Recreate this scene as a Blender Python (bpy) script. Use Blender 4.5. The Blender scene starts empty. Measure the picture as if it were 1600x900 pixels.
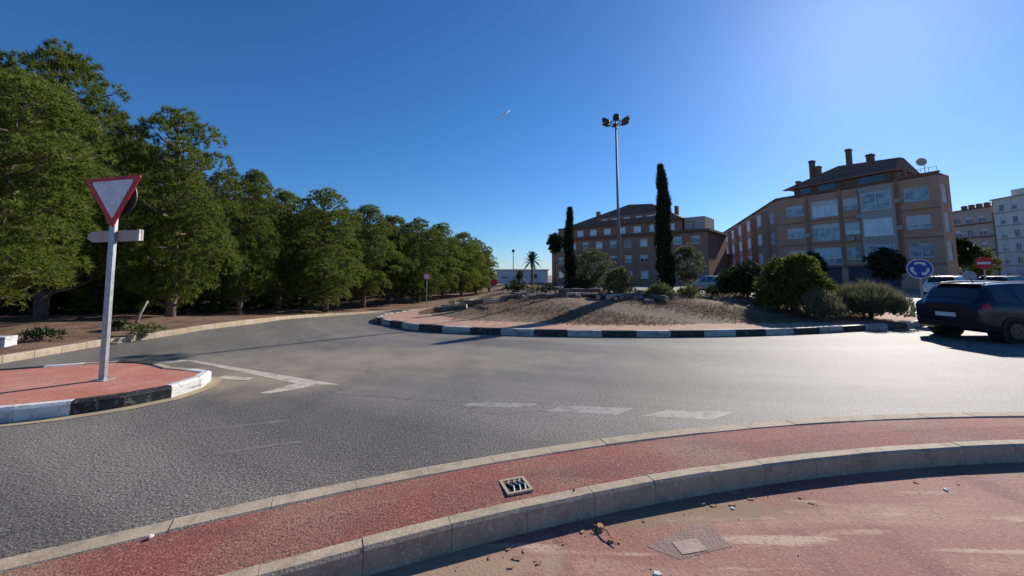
import bpy, math, random
import numpy as np
from mathutils import Vector, Matrix

sc = bpy.context.scene
COL = sc.collection
# ------------------------------------------------------------------ camera
F, PPY, HOR, EYE = 620.0, 370.0, 430.0, 1.62          # photo pixels (1600 x 900), metres
PITCH = math.atan((HOR - PPY) / F)
cam_d = bpy.data.cameras.new('camera')
cam = bpy.data.objects.new('camera', cam_d)
COL.objects.link(cam)
cam_d.sensor_width = 36.0
cam_d.lens = 36.0 * F / 1600.0
cam_d.shift_y = -(450.0 - PPY) / 1600.0
cam_d.clip_start = 0.05
cam_d.clip_end = 30000.0
cam.location = (0, 0, EYE)
cam.rotation_euler = (math.pi / 2 + PITCH, 0, 0)
sc.camera = cam
# ------------------------------------------------------------------ light
SUN = Vector((0.6107, 0.6333, 0.4754)).normalized()
ELEV = math.asin(SUN.z)
AZ = math.atan2(SUN.x, SUN.y)
w = bpy.data.worlds.new('World')
sc.world = w
w.use_nodes = True
nt = w.node_tree
bg = nt.nodes['Background']
sky = nt.nodes.new('ShaderNodeTexSky')
sky.sky_type = 'NISHITA'
sky.sun_disc = False
sky.sun_elevation = ELEV
sky.sun_rotation = AZ
sky.air_density = 1.0
sky.dust_density = 0.25
sky.ozone_density = 10.0
sky.altitude = 50
hs = nt.nodes.new('ShaderNodeHueSaturation')      # the camera's colour rendering of the whole sky
hs.inputs['Saturation'].default_value = 1.075
nt.links.new(sky.outputs[0], hs.inputs['Color'])
nt.links.new(hs.outputs[0], bg.inputs[0])
bg.inputs[1].default_value = 0.098
sl = bpy.data.lights.new('sun', 'SUN')
sl.energy = 5.0
sl.angle = math.radians(0.5)
sl.color = (1.0, 0.94, 0.85)
so = bpy.data.objects.new('sun', sl)
COL.objects.link(so)
so.rotation_euler = SUN.to_track_quat('Z', 'Y').to_euler()
so.location = (40, 40, 40)
sc.view_settings.view_transform = 'Standard'
sc.view_settings.look = 'None'
sc.view_settings.exposure = 0.3
sc.view_settings.gamma = 1.0
sc.view_settings.use_curve_mapping = False


# ------------------------------------------------------------------ pixel -> place
def ray(x, y):
    dx, dy, dz = x - 800.0, F, PPY - y
    c, s = math.cos(PITCH), math.sin(PITCH)
    return (dx, dy * c - dz * s, dy * s + dz * c)


def sstep(t):
    t = min(1.0, max(0.0, t))
    return t * t * (3 - 2 * t)


def zt(x, y):                                   # the road drops away gently behind the island on the left
    return -0.8 * sstep((y - 11.0) / 17.0) * sstep((1.5 - x) / 6.0)


def PT(px, py, off=0.0):                        # pixel -> point on the terrain (+off)
    r = ray(px, py)
    d = 1.0
    while d < 300:
        t = d / r[1]
        x, y, z = r[0] * t, d, EYE + r[2] * t
        if z <= zt(x, y) + off:
            return (x, y, zt(x, y) + off)
        d += 0.01
    return (x, y, z)


def PZ(px, py, z=0.0):
    r = ray(px, py)
    t = (z - EYE) / r[2]
    return (r[0] * t, r[1] * t, z)


def PD(px, py, dep):
    r = ray(px, py)
    t = dep / r[1]
    return (r[0] * t, dep, EYE + r[2] * t)


def wall_uz(A, B, px, py):                      # pixel -> (u, z) on the upright wall A-B
    r = ray(px, py)
    dx, dy = B[0] - A[0], B[1] - A[1]
    L = math.hypot(dx, dy)
    dx, dy = dx / L, dy / L
    det = r[0] * (-dy) - (-dx) * r[1]
    t = (A[0] * (-dy) - (-dx) * A[1]) / det
    u = (r[0] * A[1] - r[1] * A[0]) / det
    return u, EYE + t * r[2]


# ------------------------------------------------------------------ materials
def mat(name, c1, c2=None, scale=4.0, rough=0.8, bump=0.0, bscale=40.0, spec=0.3, metal=0.0,
        lo=0.35, hi=0.65, detail=6.0, world=False, extra=None, bdist=0.02):
    m = bpy.data.materials.new(name)
    m.use_nodes = True
    t = m.node_tree
    b = t.nodes['Principled BSDF']
    b.inputs['Roughness'].default_value = rough
    b.inputs['Metallic'].default_value = metal
    b.inputs['Specular IOR Level'].default_value = spec
    if world:
        g = t.nodes.new('ShaderNodeNewGeometry')
        vec = g.outputs['Position']
    else:
        g = t.nodes.new('ShaderNodeTexCoord')
        vec = g.outputs['Object']
    col = None
    if c2 is not None:
        n = t.nodes.new('ShaderNodeTexNoise')
        n.inputs['Scale'].default_value = scale
        n.inputs['Detail'].default_value = detail
        t.links.new(vec, n.inputs['Vector'])
        r = t.nodes.new('ShaderNodeMapRange')
        r.inputs[1].default_value = lo
        r.inputs[2].default_value = hi
        t.links.new(n.outputs[0], r.inputs[0])
        mx = t.nodes.new('ShaderNodeMix')
        mx.data_type = 'RGBA'
        mx.inputs[6].default_value = (*c1, 1)
        mx.inputs[7].default_value = (*c2, 1)
        t.links.new(r.outputs[0], mx.inputs[0])
        col = mx.outputs[2]
    else:
        b.inputs['Base Color'].default_value = (*c1, 1)
    if extra:
        for (c3, sc3, lo3, hi3, amt) in extra:
            n = t.nodes.new('ShaderNodeTexNoise')
            if isinstance(sc3, tuple):
                mp = t.nodes.new('ShaderNodeMapping')
                mp.inputs['Scale'].default_value = sc3[:3]
                if len(sc3) > 3:
                    mp.inputs['Rotation'].default_value = (0, 0, sc3[3])
                t.links.new(vec, mp.inputs[0])
                t.links.new(mp.outputs[0], n.inputs['Vector'])
                n.inputs['Scale'].default_value = 1.0
            else:
                n.inputs['Scale'].default_value = sc3
                t.links.new(vec, n.inputs['Vector'])
            n.inputs['Detail'].default_value = 4.0
            r = t.nodes.new('ShaderNodeMapRange')
            r.inputs[1].default_value = lo3
            r.inputs[2].default_value = hi3
            r.inputs[4].default_value = amt
            t.links.new(n.outputs[0], r.inputs[0])
            mx = t.nodes.new('ShaderNodeMix')
            mx.data_type = 'RGBA'
            t.links.new(col, mx.inputs[6])
            mx.inputs[7].default_value = (*c3, 1)
            t.links.new(r.outputs[0], mx.inputs[0])
            col = mx.outputs[2]
    if col is not None:
        t.links.new(col, b.inputs['Base Color'])
    if bump > 0:
        n2 = t.nodes.new('ShaderNodeTexNoise')
        n2.inputs['Scale'].default_value = bscale
        n2.inputs['Detail'].default_value = 4.0
        t.links.new(vec, n2.inputs['Vector'])
        bp = t.nodes.new('ShaderNodeBump')
        bp.inputs['Strength'].default_value = bump
        bp.inputs['Distance'].default_value = bdist
        t.links.new(n2.outputs[0], bp.inputs['Height'])
        t.links.new(bp.outputs[0], b.inputs['Normal'])
    return m


def leaf_mat(name, c1, c2, trans=0.35, rough=0.6):
    m = bpy.data.materials.new(name)
    m.use_nodes = True
    t = m.node_tree
    b = t.nodes['Principled BSDF']
    b.inputs['Roughness'].default_value = rough
    b.inputs['Specular IOR Level'].default_value = 0.25
    g = t.nodes.new('ShaderNodeNewGeometry')
    oi = t.nodes.new('ShaderNodeObjectInfo')
    ad = t.nodes.new('ShaderNodeMath')
    ad.operation = 'MULTIPLY_ADD'
    t.links.new(oi.outputs['Random'], ad.inputs[0])
    ad.inputs[1].default_value = 0.35
    t.links.new(g.outputs['Random Per Island'], ad.inputs[2])
    r = t.nodes.new('ShaderNodeMapRange')
    r.inputs[1].default_value = 0.1
    r.inputs[2].default_value = 1.2
    t.links.new(ad.outputs[0], r.inputs[0])
    mx = t.nodes.new('ShaderNodeMix')
    mx.data_type = 'RGBA'
    mx.inputs[6].default_value = (*c1, 1)
    mx.inputs[7].default_value = (*c2, 1)
    t.links.new(r.outputs[0], mx.inputs[0])
    t.links.new(mx.outputs[2], b.inputs['Base Color'])
    tr = t.nodes.new('ShaderNodeBsdfTranslucent')
    t.links.new(mx.outputs[2], tr.inputs[0])
    ms = t.nodes.new('ShaderNodeMixShader')
    ms.inputs[0].default_value = trans
    t.links.new(b.outputs[0], ms.inputs[1])
    t.links.new(tr.outputs[0], ms.inputs[2])
    t.links.new(ms.outputs[0], t.nodes['Material Output'].inputs[0])
    return m


def stain(m, cx, cy, rx, ry, colour, amt, soft, nscale=1.6):
    """a patch of dirt lying on a surface, with a ragged edge"""
    t = m.node_tree
    b = t.nodes['Principled BSDF']
    src = b.inputs['Base Color'].links[0].from_socket
    g = t.nodes.new('ShaderNodeNewGeometry')
    mp = t.nodes.new('ShaderNodeMapping')
    mp.inputs['Scale'].default_value = (1 / rx, 1 / ry, 0)
    mp.inputs['Location'].default_value = (-cx / rx, -cy / ry, 0)
    t.links.new(g.outputs['Position'], mp.inputs[0])
    ln = t.nodes.new('ShaderNodeVectorMath')
    ln.operation = 'LENGTH'
    t.links.new(mp.outputs[0], ln.inputs[0])
    n = t.nodes.new('ShaderNodeTexNoise')
    n.inputs['Scale'].default_value = nscale
    n.inputs['Detail'].default_value = 8
    t.links.new(g.outputs['Position'], n.inputs['Vector'])
    n2 = t.nodes.new('ShaderNodeMath')
    n2.operation = 'MULTIPLY_ADD'
    n2.inputs[1].default_value = 1.6
    t.links.new(n.outputs[0], n2.inputs[0])
    t.links.new(ln.outputs['Value'], n2.inputs[2])
    r = t.nodes.new('ShaderNodeMapRange')
    r.inputs[1].default_value = 1.8 - soft
    r.inputs[2].default_value = 1.8
    r.inputs[3].default_value = amt
    r.inputs[4].default_value = 0.0
    t.links.new(n2.outputs[0], r.inputs[0])
    mx = t.nodes.new('ShaderNodeMix')
    mx.data_type = 'RGBA'
    t.links.new(src, mx.inputs[6])
    mx.inputs[7].default_value = (*colour, 1)
    t.links.new(r.outputs[0], mx.inputs[0])
    t.links.new(mx.outputs[2], b.inputs['Base Color'])


def asphalt_mat():
    m = mat('asphalt', (0.150, 0.135, 0.115), (0.195, 0.176, 0.148), 0.45, rough=0.70, bump=0.6, bscale=105, spec=0.38,
            world=True, bdist=0.010,
            extra=[((0.105, 0.096, 0.084), (0.9, 0.10, 1, 0.25), 0.50, 0.66, 0.6), ((0.19, 0.17, 0.14), (0.10, 0.7, 1, -0.3), 0.52, 0.68, 0.5),
                   ((0.040, 0.037, 0.033), 55.0, 0.50, 0.57, 0.85), ((0.38, 0.345, 0.29), 66.0, 0.55, 0.61, 0.8)])
    # bands worn by wheels circling the island, and a few hair cracks
    t = m.node_tree
    b = t.nodes['Principled BSDF']
    g = t.nodes.new('ShaderNodeNewGeometry')
    dn = t.nodes.new('ShaderNodeTexNoise')
    dn.inputs['Scale'].default_value = 1.5
    dn.inputs['Detail'].default_value = 5
    t.links.new(g.outputs['Position'], dn.inputs['Vector'])
    dm = t.nodes.new('ShaderNodeVectorMath')
    dm.operation = 'MULTIPLY_ADD'
    t.links.new(dn.outputs['Color'], dm.inputs[0])
    dm.inputs[1].default_value = (0.7, 0.7, 0)
    t.links.new(g.outputs['Position'], dm.inputs[2])
    vo = t.nodes.new('ShaderNodeTexVoronoi')
    vo.feature = 'DISTANCE_TO_EDGE'
    vo.inputs['Scale'].default_value = 0.33
    t.links.new(dm.outputs[0], vo.inputs['Vector'])
    cr_ = t.nodes.new('ShaderNodeMapRange')
    cr_.inputs[1].default_value = 0.0015
    cr_.inputs[2].default_value = 0.005
    cr_.inputs[3].default_value = 1.0
    cr_.inputs[4].default_value = 0.0
    t.links.new(vo.outputs['Distance'], cr_.inputs[0])
    mk_ = t.nodes.new('ShaderNodeTexNoise')
    mk_.inputs['Scale'].default_value = 0.35
    t.links.new(g.outputs['Position'], mk_.inputs['Vector'])
    mq = t.nodes.new('ShaderNodeMapRange')
    mq.inputs[1].default_value = 0.50
    mq.inputs[2].default_value = 0.58
    mq.inputs[4].default_value = 0.6
    t.links.new(mk_.outputs[0], mq.inputs[0])
    mm = t.nodes.new('ShaderNodeMath')
    mm.operation = 'MULTIPLY'
    t.links.new(cr_.outputs[0], mm.inputs[0])
    t.links.new(mq.outputs[0], mm.inputs[1])
    cx_ = t.nodes.new('ShaderNodeMix')
    cx_.data_type = 'RGBA'
    t.links.new(mm.outputs[0], cx_.inputs[0])
    t.links.new(b.inputs['Base Color'].links[0].from_socket, cx_.inputs[6])
    cx_.inputs[7].default_value = (0.025, 0.023, 0.02, 1)
    t.links.new(cx_.outputs[2], b.inputs['Base Color'])
    sub = t.nodes.new('ShaderNodeVectorMath')
    sub.operation = 'SUBTRACT'
    t.links.new(g.outputs['Position'], sub.inputs[0])
    sub.inputs[1].default_value = (6.2, 21.5, 0)
    ln = t.nodes.new('ShaderNodeVectorMath')
    ln.operation = 'LENGTH'
    t.links.new(sub.outputs[0], ln.inputs[0])
    sx = t.nodes.new('ShaderNodeSeparateXYZ')
    t.links.new(sub.outputs[0], sx.inputs[0])
    cmb = t.nodes.new('ShaderNodeCombineXYZ')
    t.links.new(ln.outputs['Value'], cmb.inputs[0])
    mu = t.nodes.new('ShaderNodeMath')
    mu.operation = 'MULTIPLY'
    mu.inputs[1].default_value = 0.07
    t.links.new(sx.outputs[0], mu.inputs[0])
    t.links.new(mu.outputs[0], cmb.inputs[1])
    nz = t.nodes.new('ShaderNodeTexNoise')
    nz.inputs['Scale'].default_value = 0.9
    nz.inputs['Detail'].default_value = 5
    t.links.new(cmb.outputs[0], nz.inputs['Vector'])
    mr = t.nodes.new('ShaderNodeMapRange')
    mr.inputs[1].default_value = 0.40
    mr.inputs[2].default_value = 0.62
    mr.inputs[3].default_value = 0.78
    mr.inputs[4].default_value = 1.18
    t.links.new(nz.outputs[0], mr.inputs[0])
    vm = t.nodes.new('ShaderNodeVectorMath')
    vm.operation = 'SCALE'
    t.links.new(b.inputs['Base Color'].links[0].from_socket, vm.inputs[0])
    t.links.new(mr.outputs[0], vm.inputs['Scale'])
    t.links.new(vm.outputs[0], b.inputs['Base Color'])
    # sand and dust where no wheel goes, round the tip of the splitter island
    stain(m, -2.6, 7.9, 4.6, 1.7, (0.34, 0.28, 0.195), 0.80, 1.0)
    stain(m, -4.1, 6.3, 1.9, 1.0, (0.34, 0.27, 0.18), 0.80, 0.8)
    stain(m, -1.0, 11.0, 5.0, 0.9, (0.26, 0.225, 0.175), 0.45, 0.9)
    return m


M = {}
M['asphalt'] = asphalt_mat()
M['soil'] = mat('soil', (0.15, 0.08, 0.05), (0.24, 0.145, 0.09), 0.7, 0.95, 0.6, 18, world=True, bdist=0.05,
                extra=[((0.07, 0.045, 0.03), 3.0, 0.48, 0.62, 0.7)])
M['ground'] = mat('ground', (0.22, 0.17, 0.12), (0.28, 0.23, 0.16), 0.05, 0.95, world=True)
M['mound'] = mat('mound_soil', (0.145, 0.09, 0.058), (0.245, 0.165, 0.108), 1.6, 0.95, 1.0, 16, world=True, bdist=0.05,
                 extra=[((0.10, 0.06, 0.04), 6.0, 0.50, 0.60, 0.7), ((0.36, 0.27, 0.18), 22.0, 0.55, 0.63, 0.6)])
M['red_strip'] = mat('red_strip', (0.31, 0.092, 0.072), (0.25, 0.095, 0.076), 1.3, 0.85, 0.7, 85, world=True, bdist=0.012,
                     extra=[((0.32, 0.19, 0.135), 0.9, 0.50, 0.66, 0.7), ((0.52, 0.30, 0.21), 48.0, 0.57, 0.64, 0.45),
                            ((0.08, 0.035, 0.03), 60.0, 0.53, 0.60, 0.65), ((0.12, 0.06, 0.05), (0.5, 2.6, 1, 0.2), 0.56, 0.68, 0.5)])
M['red_pave'] = mat('red_pavement', (0.27, 0.115, 0.090), (0.33, 0.165, 0.125), 1.1, 0.85, 0.35, 60, world=True, bdist=0.012,
                    extra=[((0.45, 0.28, 0.20), (0.5, 3.2, 1, 0.6), 0.53, 0.68, 0.6), ((0.19, 0.075, 0.062), (2.2, 0.5, 1, 0.35), 0.51, 0.62, 0.7), ((0.58, 0.42, 0.30), (0.9, 7.0, 1, 0.45), 0.57, 0.66, 0.7),
                           ((0.17, 0.09, 0.07), 34.0, 0.55, 0.62, 0.5), ((0.54, 0.36, 0.27), 80.0, 0.58, 0.63, 0.4)])
stain(M['red_pave'], 1.0, 2.98, 1.25, 0.22, (0.24, 0.165, 0.10), 0.85, 0.5, 7.0)
stain(M['red_pave'], -0.35, 2.45, 0.8, 0.2, (0.36, 0.25, 0.16), 0.8, 0.5, 6.0)
stain(M['red_pave'], 4.2, 3.55, 0.9, 0.12, (0.22, 0.16, 0.10), 0.7, 0.5, 7.0)
M['red_island'] = mat('red_island', (0.46, 0.165, 0.115), (0.52, 0.24, 0.17), 1.4, 0.85, 0.5, 60, world=True, bdist=0.01,
                      extra=[((0.30, 0.10, 0.08), 30.0, 0.52, 0.68, 0.6), ((0.6, 0.33, 0.25), 2.5, 0.58, 0.75, 0.5)])
M['pink_apron'] = mat('pink_apron', (0.42, 0.215, 0.155), (0.47, 0.29, 0.21), 1.5, 0.9, 0.4, 40, world=True, bdist=0.02,
                      extra=[((0.30, 0.21, 0.14), 4.0, 0.46, 0.62, 0.75)])
M['concrete'] = mat('kerb_concrete', (0.37, 0.285, 0.20), (0.46, 0.36, 0.26), 3.0, 0.85, 0.35, 90, world=True, bdist=0.008,
                    extra=[((0.26, 0.19, 0.13), 9.0, 0.52, 0.64, 0.5), ((0.62, 0.5, 0.37), 40.0, 0.56, 0.64, 0.5)])
M['concrete_dark'] = mat('kerb_concrete_worn', (0.37, 0.29, 0.205), (0.44, 0.35, 0.25), 3.0, 0.85, 0.35, 90, world=True, bdist=0.008,
                         extra=[((0.24, 0.19, 0.14), 10.0, 0.54, 0.68, 0.6)])
M['gutter'] = mat('gutter', (0.42, 0.33, 0.20), (0.34, 0.27, 0.18), 4.0, 0.9, 0.3, 70, world=True, bdist=0.01)
M['kerb_white'] = mat('kerb_white', (0.74, 0.73, 0.70), (0.60, 0.58, 0.54), 5.0, 0.7, 0.2, 60, bdist=0.01,
                      extra=[((0.35, 0.32, 0.28), 12.0, 0.56, 0.66, 0.6), ((0.10, 0.095, 0.09), (2.0, 2.0, 30), 0.58, 0.66, 0.6)])
M['kerb_white_worn'] = mat('kerb_white_worn', (0.50, 0.49, 0.47), (0.38, 0.365, 0.34), 3.0, 0.75, 0.2, 60, world=True, bdist=0.01,
                          extra=[((0.22, 0.20, 0.18), 7.0, 0.52, 0.64, 0.7), ((0.10, 0.095, 0.09), (0.6, 0.6, 14), 0.56, 0.66, 0.6)])
M['kerb_black'] = mat('kerb_black', (0.022, 0.022, 0.024), (0.05, 0.048, 0.046), 6.0, 0.6, 0.2, 60, bdist=0.01,
                      extra=[((0.26, 0.235, 0.20), 14.0, 0.58, 0.66, 0.6)])
M['paint_worn'] = mat('paint_worn', (0.33, 0.305, 0.265), (0.19, 0.172, 0.145), 5.0, 0.65, 0.5, 105, spec=0.4, world=True, lo=0.46, hi=0.66, bdist=0.01,
                      extra=[((0.06, 0.056, 0.05), 62.0, 0.52, 0.60, 0.6)])
M['paint_faint'] = mat('paint_faint', (0.225, 0.205, 0.175), (0.175, 0.158, 0.134), 7.0, 0.65, 0.5, 105, spec=0.4, world=True, lo=0.42, hi=0.58, bdist=0.01,
                       extra=[((0.06, 0.056, 0.05), 62.0, 0.52, 0.60, 0.6)])
M['paint_cream'] = mat('paint_cream', (0.52, 0.47, 0.36), (0.24, 0.20, 0.15), 7.0, 0.75, 0.3, 70, world=True, lo=0.48, hi=0.72, bdist=0.01)
M['galv'] = mat('galvanised_steel', (0.42, 0.43, 0.44), (0.30, 0.31, 0.32), 14, 0.45, metal=0.7)
M['grey_metal'] = mat('grey_metal', (0.30, 0.30, 0.32), (0.36, 0.36, 0.38), 8, 0.55, metal=0.2)
M['mast_grey'] = mat('mast_grey', (0.17, 0.17, 0.175), (0.22, 0.22, 0.225), 8, 0.6)
M['dark_metal'] = mat('dark_metal', (0.05, 0.05, 0.055), (0.08, 0.08, 0.085), 8, 0.5, metal=0.3)
M['sign_red'] = mat('sign_red', (0.56, 0.012, 0.022), (0.46, 0.012, 0.02), 6, 0.4, spec=0.4)
M['sign_white'] = mat('sign_white', (0.76, 0.73, 0.73), (0.62, 0.60, 0.60), 5, 0.4, spec=0.4, extra=[((0.42, 0.38, 0.36), (9, 9, 2.0), 0.56, 0.70, 0.5)])
M['sign_blue'] = mat('sign_blue', (0.012, 0.07, 0.36), (0.012, 0.06, 0.30), 6, 0.4, spec=0.4)
M['bark'] = mat('pine_bark', (0.13, 0.085, 0.06), (0.24, 0.18, 0.14), 9, 0.95, 0.9, 25, bdist=0.05)
M['pale_bark'] = mat('pale_bark', (0.25, 0.2, 0.16), (0.38, 0.33, 0.28), 9, 0.95, 0.7, 25, bdist=0.04)
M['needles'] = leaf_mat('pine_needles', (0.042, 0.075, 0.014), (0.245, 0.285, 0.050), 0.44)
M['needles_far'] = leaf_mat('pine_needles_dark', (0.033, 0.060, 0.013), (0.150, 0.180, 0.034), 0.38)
M['cypress'] = leaf_mat('cypress_leaf', (0.018, 0.032, 0.014), (0.045, 0.065, 0.024), 0.15)
M['olive'] = leaf_mat('olive_leaf', (0.075, 0.090, 0.042), (0.18, 0.19, 0.09), 0.35)
M['bush'] = leaf_mat('bush_leaf', (0.060, 0.078, 0.014), (0.22, 0.215, 0.038), 0.38)
M['dark_leaf'] = leaf_mat('dark_leaf', (0.018, 0.032, 0.012), (0.05, 0.07, 0.022), 0.2)
M['rosemary'] = leaf_mat('rosemary_leaf', (0.11, 0.115, 0.055), (0.26, 0.25, 0.13), 0.35)
M['hedge'] = leaf_mat('hedge_leaf', (0.085, 0.105, 0.03), (0.2, 0.2, 0.06), 0.3)
M['palm'] = leaf_mat('palm_leaf', (0.045, 0.075, 0.03), (0.11, 0.14, 0.06), 0.25)
M['dry_grass'] = leaf_mat('dry_grass_blade', (0.16, 0.11, 0.065), (0.33, 0.245, 0.15), 0.25)
M['log'] = mat('log_bark', (0.13, 0.085, 0.07), (0.24, 0.17, 0.14), 8, 0.95, 0.7, 30, bdist=0.03)
M['log_cut'] = mat('log_cut', (0.50, 0.33, 0.24), (0.6, 0.42, 0.31), 12, 0.9)
M['rock'] = mat('rock', (0.16, 0.12, 0.11), (0.30, 0.24, 0.21), 5, 0.95, 0.6, 20, bdist=0.04)
M['brick'] = mat('brick_wall', (0.56, 0.285, 0.185), (0.62, 0.335, 0.225), 1.2, 0.9, 0.2, 25, bdist=0.02,
                 extra=[((0.50, 0.245, 0.16), (0.3, 0.3, 7.0), 0.5, 0.7, 0.5)])
M['brick_red'] = mat('brick_band', (0.45, 0.16, 0.10), (0.5, 0.2, 0.12), 1.2, 0.9)
M['brick_dark'] = mat('brick_brown', (0.37, 0.17, 0.11), (0.43, 0.21, 0.14), 1.0, 0.9)
M['roof'] = mat('roof_tile', (0.19, 0.10, 0.07), (0.27, 0.15, 0.10), 2.0, 0.9,
                extra=[((0.09, 0.06, 0.05), (0.2, 0.2, 9.0), 0.5, 0.65, 0.6)])
M['cornice'] = mat('cornice', (0.19, 0.095, 0.065), (0.23, 0.125, 0.085), 2.0, 0.85)
M['render_grey'] = mat('grey_render', (0.45, 0.36, 0.30), (0.50, 0.41, 0.35), 1.0, 0.9)
M['render_pale'] = mat('pale_render', (0.66, 0.62, 0.57), (0.74, 0.70, 0.65), 0.6, 0.9)
M['render_beige'] = mat('beige_render', (0.50, 0.38, 0.30), (0.56, 0.44, 0.36), 0.6, 0.9)
M['white_wall'] = mat('white_wall', (0.75, 0.74, 0.70), (0.68, 0.66, 0.62), 0.8, 0.9)
M['white_frame'] = mat('white_frame', (0.75, 0.75, 0.76), None, rough=0.5)
M['blind'] = mat('roller_blind', (0.62, 0.61, 0.60), (0.68, 0.67, 0.66), 3, 0.7)
M['glass_pale'] = mat('window_glass_pale', (0.60, 0.61, 0.63), (0.82, 0.81, 0.80), 0.9, 0.12, spec=0.8)
M['glass_mid'] = mat('window_glass_mid', (0.20, 0.22, 0.26), (0.42, 0.43, 0.45), 1.4, 0.10, spec=0.8, lo=.42, hi=.58)
M['glass_dark'] = mat('window_glass_dark', (0.05, 0.055, 0.065), (0.12, 0.125, 0.14), 0.8, 0.08, spec=0.8)
M['shop'] = mat('shop_front', (0.035, 0.035, 0.06), (0.06, 0.055, 0.085), 0.6, 0.3, spec=0.5)
M['car_blue'] = mat('car_paint_blue', (0.007, 0.010, 0.026), (0.008, 0.011, 0.03), 3, 0.16, spec=0.6)
M['car_silver'] = mat('car_paint_silver', (0.38, 0.39, 0.41), None, rough=0.3, metal=0.5, spec=0.5)
M['car_white'] = mat('car_paint_white', (0.72, 0.72, 0.73), None, rough=0.3, spec=0.5)
M['car_teal'] = mat('car_paint_teal', (0.08, 0.16, 0.22), None, rough=0.3, spec=0.5)
M['car_black'] = mat('car_paint_black', (0.02, 0.02, 0.023), None, rough=0.25, spec=0.5)
M['car_glass'] = mat('car_glass', (0.015, 0.018, 0.02), None, rough=0.05, spec=0.8)
M['plastic'] = mat('black_plastic', (0.018, 0.018, 0.02), None, rough=0.6)
M['tyre'] = mat('tyre_rubber', (0.016, 0.016, 0.017), None, rough=0.85)
M['rim'] = mat('wheel_rim', (0.09, 0.09, 0.095), None, rough=0.35, metal=0.8)
M['tail_red'] = mat('tail_light_red', (0.38, 0.012, 0.015), None, rough=0.2, spec=0.6)
M['plate'] = mat('number_plate', (0.75, 0.75, 0.73), None, rough=0.4)
M['hole'] = mat('drain_hole', (0.012, 0.012, 0.012), None, rough=0.95)
M['leaf_litter'] = mat('dead_leaf', (0.28, 0.14, 0.07), (0.40, 0.24, 0.13), 20, 0.9)
M['chip'] = mat('white_stone', (0.72, 0.68, 0.62), (0.6, 0.56, 0.5), 14, 0.85)
M['pale_paving'] = mat('pale_paving', (0.62, 0.58, 0.50), (0.52, 0.48, 0.41), 0.4, 0.9, world=True)
M['cloud'] = mat('vapour', (0.85, 0.87, 0.9), None, rough=1.0)
M['cloud'].node_tree.nodes['Principled BSDF'].inputs['Alpha'].default_value = 0.7


# ------------------------------------------------------------------ mesh helpers
class MB:
    def __init__(s):
        s.v, s.f, s.m = [], [], []
        s.mi = 0

    def vert(s, p):
        s.v.append(tuple(p))
        return len(s.v) - 1

    def face(s, idx):
        s.f.append(tuple(idx))
        s.m.append(s.mi)

    def poly(s, pts):
        s.face([s.vert(p) for p in pts])

    def box(s, c, size, rz=0.0, fx=None):
        hx, hy, hz = size[0] / 2, size[1] / 2, size[2] / 2
        ca, sa = math.cos(rz), math.sin(rz)
        ids = []
        for z in (-hz, hz):
            for (x, y) in ((-hx, -hy), (hx, -hy), (hx, hy), (-hx, hy)):
                p = (c[0] + x * ca - y * sa, c[1] + x * sa + y * ca, c[2] + z)
                ids.append(s.vert(fx(p) if fx else p))
        a = ids
        for q in ((a[3], a[2], a[1], a[0]), (a[4], a[5], a[6], a[7]), (a[0], a[1], a[5], a[4]),
                  (a[1], a[2], a[6], a[5]), (a[2], a[3], a[7], a[6]), (a[3], a[0], a[4], a[7])):
            s.face(q)

    def tube(s, path, radii, n=8, cap=True):
        rings = []
        P = [Vector(p) for p in path]
        for i, p in enumerate(P):
            d = (P[min(i + 1, len(P) - 1)] - P[max(i - 1, 0)]).normalized()
            a = d.orthogonal().normalized() if abs(d.z) < 0.99 else Vector((1, 0, 0))
            if i and abs(d.z) < 0.99:
                a = (pa - d * pa.dot(d)).normalized()
            pa = a
            b = d.cross(a)
            r = radii[i] if hasattr(radii, '__len__') else radii
            rings.append([s.vert(p + a * (r * math.cos(2 * math.pi * k / n)) + b * (r * math.sin(2 * math.pi * k / n))) for k in range(n)])
        for i in range(len(rings) - 1):
            for k in range(n):
                s.face((rings[i][k], rings[i][(k + 1) % n], rings[i + 1][(k + 1) % n], rings[i + 1][k]))
        if cap:
            s.face(rings[0][::-1])
            s.face(rings[-1])

    def prism(s, pts, vec):                     # flat polygon pushed along vec
        a = [s.vert(p) for p in pts]
        b = [s.vert((p[0] + vec[0], p[1] + vec[1], p[2] + vec[2])) for p in pts]
        s.face(a[::-1])
        s.face(b)
        for i in range(len(a)):
            j = (i + 1) % len(a)
            s.face((a[i], a[j], b[j], b[i]))

    def mesh(s, name, mats, smooth=False):
        me = bpy.data.meshes.new(name)
        me.from_pydata(s.v, [], s.f)
        for m in (mats if isinstance(mats, (list, tuple)) else [mats]):
            me.materials.append(m)
        me.polygons.foreach_set('material_index', s.m)
        if smooth:
            me.polygons.foreach_set('use_smooth', [True] * len(s.f))
        me.update()
        return me

    def build(s, name, mats, parent=None, smooth=False):
        return link(name, s.mesh(name, mats, smooth), parent)


def link(name, me, parent=None):
    o = bpy.data.objects.new(name, me)
    COL.objects.link(o)
    o.parent = parent
    return o


def tag(o, label=None, cat=None, group=None, kind=None):
    if label:
        o['label'] = label
    if cat:
        o['category'] = cat
    if group:
        o['group'] = group
    if kind:
        o['kind'] = kind
    return o


def thing(name, label, cat, loc=(0, 0, 0), rz=0.0, group=None):
    o = bpy.data.objects.new(name, None)
    o.empty_display_size = 0.2
    COL.objects.link(o)
    o.location = loc
    o.rotation_euler = (0, 0, rz)
    return tag(o, label, cat, group)


def copy_tree(o, parent=None, label=None, group=None):
    c = o.copy()
    COL.objects.link(c)
    c.parent = parent
    if label:
        c['label'] = label
    if group:
        c['group'] = group
    for ch in list(o.children):
        copy_tree(ch, c)
    return c


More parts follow.
